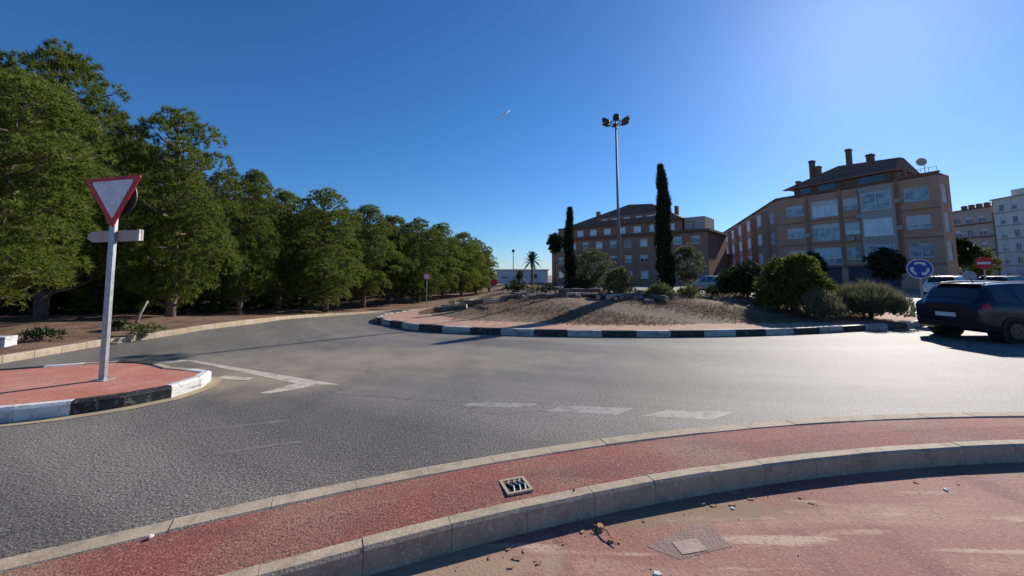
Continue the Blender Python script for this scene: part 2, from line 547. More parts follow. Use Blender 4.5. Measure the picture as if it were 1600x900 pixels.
def spline(pts, closed=False, n=12):
    P = [np.array(p, float) for p in pts]
    out = []
    m = len(P)
    for i in range(m if closed else m - 1):
        p0 = P[(i - 1) % m] if closed or i > 0 else 2 * P[0] - P[1]
        p1, p2 = P[i], P[(i + 1) % m]
        p3 = P[(i + 2) % m] if closed or i + 2 < m else 2 * P[-1] - P[-2]
        for k in range(n):
            t = k / n
            out.append(0.5 * ((2 * p1) + (-p0 + p2) * t + (2 * p0 - 5 * p1 + 4 * p2 - p3) * t * t + (-p0 + 3 * p1 - 3 * p2 + p3) * t ** 3))
    if not closed:
        out.append(P[-1])
    return np.array(out)


def resample(pts, step, closed=False):
    p = np.vstack([pts, pts[:1]]) if closed else pts
    d = np.r_[0, np.cumsum(np.hypot(*(p[1:, :2] - p[:-1, :2]).T))]
    n = max(2, int(round(d[-1] / step)))
    t = np.linspace(0, d[-1], n + 1)
    q = np.stack([np.interp(t, d, p[:, k]) for k in range(p.shape[1])], 1)
    return q[:-1] if closed else q


def kerb_stone(a, b, na, nb, w, z0, z1, gap, mats, parent, mesh_name='kerb_stone', bev=0.018, wob=0.0, name='kerb_stone'):
    """one kerb stone between plan points a and b (outer face), width w along the inward normals"""
    a, b = np.array(a[:2]), np.array(b[:2])
    d = (b - a)
    L = np.hypot(*d)
    d = d / L
    a = a + d * gap / 2
    b = b - d * gap / 2
    zo = random.uniform(-wob, wob)
    mb = MB()
    rows = []
    prof = [(0, z0[0]), (0, z1[0] - bev), (bev, z1[0]), (w - bev, z1[0]), (w, z1[0] - bev), (w, z0[0])]
    for (p, nn, k) in ((a, na, 0), (b, nb, 1)):
        r = []
        for (t, z) in prof:
            zz = z - z1[0] + z1[k] + zo if z > z0[0] + 1e-6 else z0[k]
            r.append(mb.vert((p[0] + nn[0] * t, p[1] + nn[1] * t, zz)))
        rows.append(r)
    n = len(prof)
    for i in range(n):
        j = (i + 1) % n
        mb.face((rows[0][i], rows[0][j], rows[1][j], rows[1][i]))
    mb.face(rows[0][::-1])
    mb.face(rows[1])
    return mb.build(name, mats, parent)


random.seed(4)
rng = np.random.default_rng(7)

# ------------------------------------------------------------------ ground and roads
mb = MB()
R = 4000
mb.poly([(-R, -R, -1.6), (R, -R, -1.6), (R, R, -1.6), (-R, R, -1.6)])
tag(mb.build('ground', M['ground']), kind='structure')

# raised red strip between the road and the low pavement: arcs about one centre
CC = (5.6, -11.85)
R_FO, R_FI, R_BO, R_BI = 16.40, 16.24, 15.70, 15.58
Z_STRIP, Z_PAVE = 0.12, -0.03


def arc(r, a):
    return (CC[0] + r * math.sin(a), CC[1] + r * math.cos(a))


A0, A1 = math.radians(-72), math.radians(60)
# road
mb = MB()
xs = []
NA = 90
angs = [A0 + (A1 - A0) * i / NA for i in range(NA + 1)]
left_ext = [(-90 + i * 8.0, arc(R_FO, A0)[1]) for i in range(9)]
right_ext = [(arc(R_FO, A1)[0] + 8 + i * 14.0, arc(R_FO, A1)[1]) for i in range(9)]
near = [p for p in left_ext if p[0] < arc(R_FO, A0)[0] - 1] + [arc(R_FO - 0.02, a) for a in angs] + right_ext
ys_t = [0, .02, .05, .08, .11, .14, .17, .2, .23, .26, .3, .34, .38, .45, .55, .7, .85, 1.0]
cols = []
for (x, y) in near:
    c = []
    for t in ys_t:
        yy = y + (150 - y) * t
        c.append(mb.vert((x, yy, zt(x, yy))))
    cols.append(c)
for i in range(len(cols) - 1):
    for j in range(len(ys_t) - 1):
        mb.face((cols[i][j], cols[i + 1][j], cols[i + 1][j + 1], cols[i][j + 1]))
tag(mb.build('road', M['asphalt'], smooth=True), kind='structure')

mb = MB()
NS = 120
for i in range(NS):
    a, b = A0 + (A1 - A0) * i / NS, A0 + (A1 - A0) * (i + 1) / NS
    ring = [(R_FI + 0.03, Z_STRIP - .012), (0.5 * (R_FI + R_BO), Z_STRIP + 0.004), (R_BO - 0.03, Z_STRIP - .012)]
    for (r0, z0), (r1, z1) in zip(ring, ring[1:]):
        mb.poly([(*arc(r1, a), z1), (*arc(r1, b), z1), (*arc(r0, b), z0), (*arc(r0, a), z0)])
tag(mb.build('cycle_strip', M['red_strip'], smooth=True), kind='structure')

# front kerb (road side) and back kerb (pavement side): bedding + single stones
for (nm, ro, ri, z0, z1, m1, m2, step) in (('road_kerb', R_FO, R_FI, -0.10, Z_STRIP, 'concrete', 'concrete_dark', 0.52),
                                          ('strip_kerb', R_BO, R_BI, -0.15, Z_STRIP, 'concrete', 'concrete', 0.50)):
    mb = MB()
    for i in range(60):
        a, b = A0 + (A1 - A0) * i / 60, A0 + (A1 - A0) * (i + 1) / 60
        q = []
        for (r, aa) in ((ro - .012, a), (ro - .012, b), (ri + .012, b), (ri + .012, a)):
            q.append((*arc(r, aa), z0))
        mb.prism(q, (0, 0, z1 - 0.012 - z0))
    base = tag(mb.build(nm, M['concrete_dark']), kind='structure')
    na = int((A1 - A0) * ro / step)
    for i in range(na):
        a, b = A0 + (A1 - A0) * i / na, A0 + (A1 - A0) * (i + 1) / na
        n0, n1 = (-math.sin(a), -math.cos(a)), (-math.sin(b), -math.cos(b))
        kerb_stone(arc(ro, a), arc(ro, b), n0, n1, ro - ri, (z0 - .02, z0 - .02), (z1, z1), 0.0035,
                   M[m1] if random.random() < .6 else M[m2], base, wob=0.004)

# foreground pavement, a little lower than the road
mb = MB()
for i in range(NS):
    a, b = A0 + (A1 - A0) * i / NS, A0 + (A1 - A0) * (i + 1) / NS
    rr = [R_BI + 0.02, 14.6, 13.0, 8, 0.5]
    for r0, r1 in zip(rr, rr[1:]):
        mb.poly([(*arc(r1, a), Z_PAVE), (*arc(r1, b), Z_PAVE), (*arc(r0, b), Z_PAVE), (*arc(r0, a), Z_PAVE)])
tag(mb.build('pavement', M['red_pave'], smooth=True), kind='structure')

# ------------------------------------------------------------------ roundabout island
isl_px = [(650, 487.5), (612, 493.5), (592, 498), (586.5, 501.7), (596, 506), (620, 511), (660, 516.3), (706.7, 519.6), (770, 523), (849.8, 525.3), (942, 526.6), (1041.5, 526.9), (1145, 525.6), (1246.5, 522.4), (1340, 517.5), (1436, 511)]
isl = [PT(*p)[:2] for p in isl_px]
isl += [(15.6, 15.2), (17.4, 19.5), (16.6, 24.5), (13.0, 28.4), (7.5, 30.2), (1.5, 29.4), (-2.2, 26.6)]
ISL = resample(spline(isl, True, 16), 0.25, True)
IC = np.array([6.2, 19.6])
ISLr = resample(ISL, 0.9, True)


def inset(poly, d):
    n = len(poly)
    out = []
    for i in range(n):
        t = poly[(i + 1) % n] - poly[i - 1]
        t = t / np.hypot(*t)
        nn = np.array([-t[1], t[0]])
        if nn @ (IC - poly[i]) < 0:
            nn = -nn
        out.append(poly[i] + nn * d)
    return np.array(out)


KW = 0.16
inner = inset(ISLr, KW)
base_mb = MB()
nI = len(ISLr)
for i in range(nI):
    j = (i + 1) % nI
    q = []
    for p in (inset(ISLr, .012)[i] if False else ISLr[i] * 0.999 + IC * 0.001, ISLr[j] * 0.999 + IC * 0.001, inner[j], inner[i]):
        q.append((p[0], p[1], zt(*p) - 0.1))
    base_mb.prism(q, (0, 0, 0.22))
ik = tag(base_mb.build('island_kerb', M['concrete_dark']), kind='structure')
for i in range(nI):
    j = (i + 1) % nI
    a, b = ISLr[i], ISLr[j]
    na_, nb_ = (inner[i] - a) / KW, (inner[j] - b) / KW
    za, zb = zt(*a), zt(*b)
    kerb_stone(a, b, na_, nb_, KW + .02, (za - .12, zb - .12), (za + 0.165, zb + 0.165), 0.01, M['kerb_black'] if i % 2 else M['kerb_white_worn'], ik, wob=0.008)
# island surface: flat pink apron, then the planted mound
NISL = 140
bd = resample(inset(ISL, KW), np.hypot(*(ISL[1] - ISL[0])), True)
bd = bd[np.linspace(0, len(bd) - 1, NISL).astype(int)]


def isl_z(f, x, y):
    n = 0.05 * math.sin(x * 1.3 + y * .7) + 0.04 * math.sin(x * 2.9 - y * 1.9)
    return zt(x, y) * min(1, f * f) + 0.135 + (0.50 + n) * sstep((0.86 - f) / 0.42)


def isl_f(x, y):
    a = math.atan2(y - IC[1], x - IC[0])
    aa = np.arctan2(bd[:, 1] - IC[1], bd[:, 0] - IC[0])
    k = int(np.argmin(np.abs(np.angle(np.exp(1j * (aa - a))))))
    return math.hypot(x - IC[0], y - IC[1]) / np.hypot(*(bd[k] - IC))


def on_isl(x, y):
    return isl_z(isl_f(x, y), x, y)


for (nm, f0, f1, m, nr) in (('island_apron', 0.83, 1.003, 'pink_apron', 3), ('island_mound', 0.0, 0.845, 'mound', 18)):
    mb = MB()
    rows = []
    for k in range(nr + 1):
        f = f0 + (f1 - f0) * k / nr
        row = []
        for p in bd:
            ff = f
            if nm == 'island_mound' and k == nr:
                ff = f + 0.02 * math.sin(p[0] * 2.1) + 0.015 * math.sin(p[1] * 5.3 + p[0] * 3)
            q = IC + (p - IC) * ff
            z = isl_z(ff, *q) + (0.006 if nm == 'island_mound' else 0)
            if nm == 'island_mound' and k == nr:
                z -= 0.02
            row.append(mb.vert((q[0], q[1], z)))
        rows.append(row)
    for k in range(nr):
        for i in range(NISL):
            j = (i + 1) % NISL
            mb.face((rows[k][i], rows[k + 1][i], rows[k + 1][j], rows[k][j]))
    tag(mb.build(nm, M[m], smooth=True), kind='structure')

# ------------------------------------------------------------------ splitter island (left)
near_px = [(-330, 678), (-160, 672), (0, 658.5), (62, 652), (125, 645), (190, 635), (245, 625), (292, 613), (322, 601), (330, 594), (322, 588.5)]
sp_near = [PZ(*p, 0.02)[:2] for p in near_px]
sp_far = [(-5.25, 6.45), (-5.9, 6.82), (-6.75, 7.0), (-8.2, 6.35), (-10.5, 5.35), (-13, 4.4)]
SPn = spline(sp_near + sp_far, False, 10)
left_close = np.array([[-13.4, 3.6]])
SP = np.vstack([SPn, left_close])
SPC = np.array([-7.5, 5.4])


def sp_inset(poly, d):
    n = len(poly)
    out = []
    for i in range(n):
        t = poly[(i + 1) % n] - poly[i - 1]
        t = t / (np.hypot(*t) + 1e-9)
        out.append(poly[i] + np.array([-t[1], t[0]]) * d)
    return np.array(out)


area = 0.5 * np.sum(SP[:, 0] * np.roll(SP[:, 1], -1) - np.roll(SP[:, 0], -1) * SP[:, 1])
if area < 0:
    SP = SP[::-1]
SPk = resample(SP, 0.46, True)
SPi = sp_inset(SPk, 0.14)
Z_SP = 0.15
mb = MB()
mb.prism([(p[0], p[1], -0.05) for p in sp_inset(SPk, 0.10)], (0, 0, Z_SP + 0.045))
tag(mb.build('splitter_island', M['red_island']), kind='structure')
mb = MB()
out_ = sp_inset(SPk, -0.17)
n = len(SPk)
for i in range(n):
    j = (i + 1) % n
    mb.poly([(*out_[i], .006), (*out_[j], .006), (*SPi[j], .006), (*SPi[i], .006)])
tag(mb.build('gutter', M['gutter']), kind='structure')
sk = mb = MB()
for i in range(n):
    j = (i + 1) % n
    mb.prism([(*(SPk[i] * .995 + SPi[i] * .005), -.06), (*(SPk[j] * .995 + SPi[j] * .005), -.06), (*SPi[j], -.06), (*SPi[i], -.06)], (0, 0, .19))
sk = tag(mb.build('splitter_kerb', M['concrete_dark']), kind='structure')


def sp_colour(p):                                # painted black and white as in the photo
    c = (p[0], p[1])
    bx = [PZ(125, 645, 0.02), PZ(245, 625, 0.02)]
    if bx[0][0] - .02 < c[0] < bx[1][0] + .02 and c[1] < 5.9:
        return 'kerb_black'
    if c[0] < -7.2:
        return 'kerb_black' if int((c[0] + 40) / 0.95) % 2 else 'kerb_white'
    if c[1] > 6.3 and c[0] < -5.2:
        return 'kerb_black' if int((c[0] + 40) / 0.95) % 2 else 'concrete'
    return 'kerb_white'


for i in range(n):
    j = (i + 1) % n
    kerb_stone(SPk[i], SPk[j], (SPi[i] - SPk[i]) / .14, (SPi[j] - SPk[j]) / .14, 0.15, (-.08, -.08), (Z_SP + .01, Z_SP + .01), 0.008,
               M[sp_colour((SPk[i] + SPk[j]) / 2)], sk, wob=0.004, bev=0.03)

# ------------------------------------------------------------------ left verge with its kerb
lk = [(-9.5, -22), (-9.45, -8), (-9.42, 0), (-9.42, 5.0)] + [PT(px, py, .12)[:2] for (px, py) in ((0, 558), (160, 532), (280, 515), (400, 499), (500, 491), (600, 485.5), (650, 483.5))]
lk += [(-3.6, 33), (-0.3, 42), (3.5, 55), (9, 80)]
LK = resample(spline(lk, False, 14), 0.5)
ln_ = []
for i in range(len(LK)):
    t = LK[min(i + 1, len(LK) - 1)] - LK[max(i - 1, 0)]
    t = t / np.hypot(*t)
    ln_.append(np.array([-t[1], t[0]]))
ln_ = np.array(ln_)
mb = MB()
cols = []
for p, nn in zip(LK, ln_):
    c = []
    for k, d in enumerate((0.12, 1.2, 3.0, 6, 12, 25, 50, 90)):
        q = p + np.array([-1.0, 0.0]) * d if k > 1 else p + nn * d
        bumpz = 0.10 * math.sin(q[0] * .8 + q[1] * .5) + .06 * math.sin(q[1] * 1.7) if k > 1 else 0
        c.append(mb.vert((q[0], q[1], zt(*q) + 0.11 + max(0, bumpz))))
    cols.append(c)
for i in range(len(cols) - 1):
    for j in range(7):
        mb.face((cols[i][j], cols[i + 1][j], cols[i + 1][j + 1], cols[i][j + 1]))
tag(mb.build('verge', M['soil'], smooth=True), kind='structure')
mb = MB()
for i in range(len(LK) - 1):
    a, b = LK[i], LK[i + 1]
    q = [(*(a + ln_[i] * .02), zt(*a) - .1), (*(b + ln_[i + 1] * .02), zt(*b) - .1), (*(b + ln_[i + 1] * .14), zt(*b) - .1), (*(a + ln_[i] * .14), zt(*a) - .1)]
    mb.prism(q, (0, 0, .205))
vk = tag(mb.build('verge_kerb', M['concrete_dark']), kind='structure')
LKs = LK[(LK[:, 1] > 4) & (LK[:, 1] < 40)]
LKn = ln_[(LK[:, 1] > 4) & (LK[:, 1] < 40)]
for i in range(len(LKs) - 1):
    a, b = LKs[i], LKs[i + 1]
    kerb_stone(a, b, LKn[i], LKn[i + 1], 0.16, (zt(*a) - .1, zt(*b) - .1), (zt(*a) + .13, zt(*b) + .13), .01, M['gutter'] if random.random() < .5 else M['concrete'], vk, wob=.006)

# pale paved lot beyond the exit
mb = MB()
q = [PT(690, 466, .02), PT(760, 466, .02)]
mb.poly([(-4.3, 29.5, zt(-4.3, 29.5) + .13), (-1.6, 29.5, zt(-1.6, 29.5) + .13), (-1.0, 36, zt(-1, 36) + .13), (-5.2, 36, zt(-5.2, 36) + .13)])
tag(mb.build('paved_lot', M['pale_paving']), kind='structure')


# painted markings
def marking(name, pts_px, m, z=0.0014):
    mb = MB()
    mb.poly([PZ(px, py, z) for (px, py) in pts_px])
    return mb


mk = 'give_way_marking'
for q in ([(722, 634), (742, 627.5), (845, 629.5), (826, 637)], [(852, 642.5), (878, 634), (992, 637.5), (964, 648.5)], [(1000, 650), (1040, 641), (1148, 643.5), (1112, 656)]):
    a = marking(mk, q, None).build(mk, M['paint_worn'])
    tag(a, kind='structure')
for q in ([(300, 671), (452, 655), (455, 658), (302, 675)], [(330, 707), (470, 688), (474, 691), (334, 711)], [(500, 612), (640, 621), (640, 623), (500, 614)],
          [(620, 622), (850, 629.0), (850, 630.2), (620, 624)]):
    tag(marking('lane_marking', q, None).build('lane_marking', M['paint_faint']), kind='structure')
for q in ([(222, 566.5), (292, 562), (520, 600.5), (478, 602)], ):
    pass
hatch = [[(225, 567.5), (285, 561.5), (292, 564), (240, 569.5)], [(285, 562), (305, 563.5), (532, 601), (470, 600.5)],
         [(404, 614.5), (462, 599.0), (500, 601.5), (424, 614.5)], [(262, 580), (282, 575.5), (322, 576), (312, 580.5)], [(330, 592), (352, 587), (398, 590), (388, 594)]]
for i, q in enumerate(hatch):
    tag(marking('hatch_marking', q, None, 0.0014 + 0.0009 * i).build('hatch_marking', M['paint_cream']), kind='structure')


# ------------------------------------------------------------------ foliage
def blades(pos, dirs, n, L, W, spread, r, name, quad=False, lj=0.35):
    """n blades from each tuft; pos, dirs: (N,3)"""
    N = len(pos)
    p = np.repeat(pos, n, 0)
    d = np.repeat(dirs, n, 0) + r.normal(0, spread, (N * n, 3))
    d /= np.linalg.norm(d, axis=1, keepdims=True) + 1e-9
    s = np.cross(d, r.normal(0, 1, (N * n, 3)))
    s /= np.linalg.norm(s, axis=1, keepdims=True) + 1e-9
    l = (L * (1 + r.uniform(-lj, lj, (N * n, 1))))
    if quad:
        mid = p + d * l * .45
        v = np.stack([p, mid + s * W / 2, p + d * l, mid - s * W / 2], 1).reshape(-1, 3)
        k = 4
    else:
        v = np.stack([p - s * W / 2, p + s * W / 2, p + d * l], 1).reshape(-1, 3)
        k = 3
    T = N * n
    me = bpy.data.meshes.new(name)
    me.vertices.add(len(v))
    me.vertices.foreach_set('co', v.astype(np.float32).ravel())
    me.loops.add(T * k)
    me.loops.foreach_set('vertex_index', np.arange(T * k, dtype=np.int32))
    me.polygons.add(T)
    me.polygons.foreach_set('loop_start', np.arange(0, T * k, k, dtype=np.int32))
    me.polygons.foreach_set('loop_total', np.full(T, k, np.int32))
    me.update(calc_edges=True)
    return me


def sphere_dirs(n, r):
    d = r.normal(0, 1, (n, 3))
    return d / np.linalg.norm(d, axis=1, keepdims=True)


def lobe_points(lobes, per, r, up=0.35, inner=0.72):
    ps, ds = [], []
    for (c, rad) in lobes:
        rad = np.array(rad) if hasattr(rad, '__len__') else np.array([rad] * 3)
        k = max(6, int(per * (rad.mean() ** 2)))
        d = sphere_dirs(k, r)
        d[:, 2] = np.where(d[:, 2] < -0.30, -d[:, 2], d[:, 2])
        f = r.uniform(inner, 1.0, (k, 1))
        ps.append(np.array(c) + d * rad * f)
        dd = d + np.array([0, 0, up])
        ds.append(dd / np.linalg.norm(dd, axis=1, keepdims=True))
    return np.vstack(ps), np.vstack(ds)


def pine(seed, Hh=8.0, Rm=2.5, low=0.16, m='needles', per=165):
    r = np.random.default_rng(seed)
    root = thing('pine_tree', 'green pine tree', 'tree')
    lean = r.normal(0, .25, 2)
    tm = MB()
    tp = []
    for k in range(9):
        t = k / 8
        tp.append((lean[0] * t + .12 * math.sin(3 * t + seed), lean[1] * t + .1 * math.cos(2.4 * t + seed) - .1, -0.15 + t * (Hh * .93 + .15)))
    tm.tube(tp, [0.19 * (1 - .9 * k / 8) + .015 for k in range(9)], 9)

    def trunk_at(z):
        t = min(1, max(0, z / Hh / .93))
        i = min(7, int(t * 8))
        f = t * 8 - i
        return np.array(tp[i]) * (1 - f) + np.array(tp[i + 1]) * f
    lobes = []
    nl = 52
    for i in range(nl):
        t = low + (0.985 - low) * ((i + .5) / nl) ** 0.95
        tt = (t - low) / (1 - low)
        prof = (min(1, tt / 0.22)) ** .6 * (1 - max(0, (tt - .30) / .76) ** 2.8)
        rr = Rm * (0.30 + .70 * prof) * r.uniform(.62, 1.02)
        if tt > .90:
            rr *= .6
        a = i * 2.39996 + r.uniform(-.5, .5)
        c0 = trunk_at(t * Hh - .5)
        rad = r.uniform(.36, .95) * (1 - .22 * tt) * (Rm / 2.5)
        off = max(0.1, rr - rad * .7)
        c = np.array([c0[0] + off * math.cos(a), c0[1] + off * math.sin(a), t * Hh - rad * .4])
        lobes.append((c, (rad * 1.15, rad * 1.15, rad * .86)))
        mid = c0 * .45 + c * .55 + np.array([0, 0, -.12])
        tm.tube([c0, mid, c], [.055, .04, .015], 5, False)
    # inner lobes so that the crown is not hollow
    for i in range(11):
        t = low + .1 + (0.75 - low) * i / 12
        c0 = trunk_at(t * Hh)
        a = i * 2.1
        lobes.append((c0 + np.array([math.cos(a) * .6, math.sin(a) * .6, 0]), (.9, .9, .6)))
    tm.build('trunk', M['bark'], root, smooth=True)
    p, d = lobe_points(lobes, per, r, .45)
    me = blades(p, d, 28, .150, .023, .95, r, 'crown', lj=.6)
    me.materials.append(M[m])
    link('crown', me, root)
    return root


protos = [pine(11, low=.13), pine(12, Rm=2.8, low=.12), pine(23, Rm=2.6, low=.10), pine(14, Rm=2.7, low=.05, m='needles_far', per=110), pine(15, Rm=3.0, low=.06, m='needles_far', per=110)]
used = set()


def put_pine(k, px, dep, topy, width=1.0, rz=0.0, label=None, group=None, xy=None, h=None):
    p = PD(px, topy, dep) if xy is None else (xy[0], xy[1], h)
    x, y = p[0], p[1]
    zb = zt(x, y) + .12
    hh = (p[2] - zb) if xy is None else h
    o = protos[k] if k not in used else copy_tree(protos[k])
    used.add(k)
    o.location = (x, y, zb)
    o.rotation_euler = (0, 0, rz)
    s = hh / 8.0
    o.scale = (width * (0.45 + .55 * s), width * (0.45 + .55 * s), s)
    tag(o, label, 'tree', group)
    return o


G_FRONT = 'pine trees along the front edge of the wood'
G_BACK = 'pine trees standing deeper in the wood'
L_FRONT = 'dense green pine tree on the front edge of the wood along the kerb'
L_BACK = 'dark pine tree standing deeper in the wood behind the front row'
front = [(0, 22, 10.2, 108, 1.05, 'bright yellow-green pine with low boughs at the start of the wood'),
         (1, 112, 14.5, 74, .88, 'tallest dense pine rising behind the triangular sign'),
         (2, 288, 15.5, 172, 0.84, 'pine with an open ragged top next after the tallest pine'),
         (0, 390, 19.0, 266, 0.72, None), (1, 446, 23.5, 295, 0.75, None), (2, 512, 23.0, 295, 1.0, None), (0, 572, 28, 322, 1.0, None),
         (1, 612, 32, 335, .95, None), (2, 655, 34, 341, 1.05, None), (0, 692, 38, 350, 1.0, None), (1, 722, 42, 362, .95, None), (2, 745, 46, 374, .9, None), (0, 764, 49, 392, .8, None)]
for i, (k, px, dep, ty, wd, lab) in enumerate(front):
    put_pine(k, px, dep, ty, wd, rz=i * 1.7 + .4, label=lab or L_FRONT, group=None if lab else G_FRONT)
back = [(-60, 17, 130), (30, 19, 120), (200, 19, 190), (235, 22, 240), (345, 23, 265), (60, 25, 190), (150, 27, 215), (300, 28, 270), (395, 28, 296), (420, 33, 318), (480, 30, 322), (530, 34, 326),
        (560, 38, 340), (600, 40, 348), (635, 42, 350), (670, 46, 358), (705, 50, 370), (735, 54, 380), (-200, 13, 60), (-150, 22, 160), (340, 36, 300), (230, 34, 270), (100, 34, 240), (470, 42, 335), (20, 33, 230), (-20, 27, 200), (110, 22, 200), (265, 25, 262), (180, 23, 215), (440, 28, 318), (505, 38, 335), (370, 42, 312), (545, 45, 345), (585, 48, 350), (620, 52, 356), (290, 44, 300), (150, 42, 270), (650, 58, 362), (690, 60, 372), (720, 64, 380), (40, 44, 262), (420, 50, 325), (330, 54, 318), (740, 62, 384)]
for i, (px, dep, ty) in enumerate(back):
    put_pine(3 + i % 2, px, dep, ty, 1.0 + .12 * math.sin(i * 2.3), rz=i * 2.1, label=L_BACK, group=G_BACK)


def shrub(name, label, cat, loc, lobes, per, n, L, W, spread, m, seed, up=.35, quad=True, stems=6, group=None, inner=.6, bark='bark'):
    r = np.random.default_rng(seed)
    root = thing(name, label, cat, loc, 0, group)
    p, d = lobe_points(lobes, per, r, up, inner)
    me = blades(p, d, n, L, W, spread, r, 'foliage', quad, lj=.75)
    me.materials.append(M[m])
    link('foliage', me, root)
    sm = MB()
    for k in range(stems):
        c, rad = lobes[k % len(lobes)]
        sm.tube([(c[0] * .12 + .05 * math.cos(k), c[1] * .12 + .05 * math.sin(k), -.08), (c[0] * .5, c[1] * .5, c[2] * .55), tuple(c)], [.05, .035, .012], 5, False)
    sm.build('stem', M[bark], root)
    return root


def rnd_lobes(seed, k, rx, ry, h, rad):
    r = np.random.default_rng(seed)
    out = []
    for i in range(k):
        a = i * 2.39996
        q = math.sqrt((i + .5) / k) * .8
        z = h * (1 - .75 * q * q) * r.uniform(.75, 1.0) - rad * .6
        out.append(((rx * q * math.cos(a), ry * q * math.sin(a), max(rad * .5, z)), rad * r.uniform(.75, 1.2)))
        if z > rad * 1.2:
            out.append(((rx * q * math.cos(a) * .95, ry * q * math.sin(a) * .95, max(rad * .55, z * .45)), rad * r.uniform(.9, 1.25)))
    return out


# cypresses
def cypress(label, x, y, h, rad, seed):
    z = on_isl(x, y) - .05
    h = h - z
    r = np.random.default_rng(seed)
    root = thing('cypress_tree', label, 'tree', (x, y, z))
    tm = MB()
    tm.tube([(0, 0, -.1), (.02, 0, h * .5), (0, .01, h * .93)], [.1, .06, .012], 8)
    tm.build('trunk', M['bark'], root, True)
    N = int(2600 * h / 6)
    t = r.uniform(0, 1, N) ** .9
    zz = .25 + t * (h - .35)
    prof = rad * np.minimum(1, (t + .03) / .10) ** .6 * (1 - t ** 2.6) ** .75 + .02
    a = r.uniform(0, 2 * np.pi, N)
    wob = 1 + .22 * np.sin(zz * 5.3 + 2 * np.sin(a)) * np.sin(a * 2 + zz)
    rr = prof * wob * r.uniform(.55, 1.0, N)
    p = np.stack([rr * np.cos(a) + .05 * np.sin(zz * 1.7), rr * np.sin(a), zz], 1)
    d = np.stack([np.cos(a) * .45, np.sin(a) * .45, np.full(N, 1.0)], 1)
    me = blades(p, d, 9, .2, .035, .28, r, 'crown')
    me.materials.append(M['cypress'])
    link('crown', me, root)


cypress('tall thick cypress, the taller of the two, beside the olive tree', *PD(1033, 258, 18.9), .34, 31)
cypress('short slim cypress at the left of the tall lamp mast', *PD(889, 325, 22.0), .22, 32)

# olive-like trees on the island
def small_tree(name, label, px, dep, topy, half_px, m, seed, trunk_h=.8, per=60, L=.10, W=.03, n=8, bark='pale_bark'):
    x, y, zz = PD(px, topy, dep)
    z = on_isl(x, y) - .05
    h = zz - z
    R_ = half_px / F * dep
    r = np.random.default_rng(seed)
    root = thing(name, label, 'tree', (x, y, z))
    lobes = []
    tm = MB()
    tm.tube([(0, 0, -.1), (.06, .03, trunk_h * .6), (.02, 0, trunk_h)], [.11, .085, .075], 8)
    k = 22
    for i in range(k):
        a = i * 2.39996 + r.uniform(-.3, .3)
        t = (i + .5) / k
        rad = r.uniform(.26, .42) * R_
        q = R_ * math.sin(math.pi * (.12 + .80 * t)) * r.uniform(.55, .85)
        c = (q * math.cos(a), q * math.sin(a), trunk_h * .75 + (h - trunk_h * .75 - rad) * t + .1)
        lobes.append((c, rad))
        tm.tube([(.02, 0, trunk_h * .95), (c[0] * .5, c[1] * .5, (trunk_h + c[2]) / 2 + .05), c], [.05, .03, .008], 5, False)
    tm.build('trunk', M[bark], root, True)
    p, d = lobe_points(lobes, per / (R_ * .3) ** 2 * .7, r, .3, .35)
    me = blades(p, d, n, L, W, .8, r, 'crown', True)
    me.materials.append(M[m])
    link('crown', me, root)


small_tree('olive_tree', 'grey-green olive tree standing right beside the tall cypress', 1071, 19.5, 382, 30, 'olive', 41)
small_tree('olive_tree', 'broad olive-green tree between the short cypress and the lamp mast', 925, 21.8, 388, 34, 'olive', 42, trunk_h=.5, per=75)
small_tree('olive_tree', 'small olive-green tree in front of the lamp mast', 966, 17.6, 420, 26, 'hedge', 43, trunk_h=.3, per=60, L=.09)


def isl_shrub(name, label, px, dep, topy, half_px, m, seed, k=16, radf=.34, per=150, n=7, L=.11, W=.035, spread=.7, up=.4, quad=True, ry=1.0, group=None, cat='bush', stems=6):
    x, y, zz = PD(px, topy, dep)
    z = on_isl(x, y) - .03
    h = max(.2, zz - z)
    R_ = half_px / F * dep
    rad = min(radf * R_, h * .4)
    return shrub(name, label, cat, (x, y, z), rnd_lobes(seed, k, R_ * .95, R_ * ry, h, rad), per / max(.15, rad ** 2) * .45, n, L, W, spread, m, seed, up, quad, stems, group)


isl_shrub('bush', 'large rounded yellow-green bush beside the low grey-green shrubs', 1236, 14.6, 399, 55, 'bush', 51, k=30, radf=.30, per=190, n=8, L=.12, W=.04)
isl_shrub('bush', 'wide low dark bush left behind the large yellow-green bush', 1163, 17.6, 408, 46, 'dark_leaf', 52, k=22, per=150)
isl_shrub('rosemary_shrub', 'small tufted grey-green shrub at the foot of the large bush', 1281, 13.0, 457, 30, 'rosemary', 53, k=14, per=130, n=9, L=.17, W=.018, spread=.35, up=1.3, quad=False)
isl_shrub('rosemary_shrub', 'wide tufted grey-green shrub near the round blue sign', 1352, 13.7, 443, 62, 'rosemary', 54, k=26, radf=.26, per=130, n=9, L=.20, W=.020, spread=.35, up=1.3, quad=False)
isl_shrub('hedge_bush', 'low rounded yellowish bush in front of the tall cypress', 1029, 16.4, 445, 27, 'hedge', 55, k=14, per=130)
isl_shrub('hedge_bush', 'small rounded yellowish bush in front of the olive tree', 1075, 16.6, 447, 19, 'hedge', 56, k=12, per=110)
isl_shrub('bush', 'low dark bush at the foot of the short cypress', 905, 20.3, 432, 26, 'dark_leaf', 57, k=14, per=120)
isl_shrub('bush', 'low dark bush at the foot of the lamp mast', 962, 19.6, 440, 30, 'dark_leaf', 58, k=14, per=110)
isl_shrub('bush', 'low grey-green bush at the planted edge behind the logs', 850, 21.0, 444, 34, 'olive', 59, k=14, per=100)
isl_shrub('bush', 'dark green bush at the far end of the island bed', 806, 23.0, 441, 26, 'dark_leaf', 60, k=12, per=100)
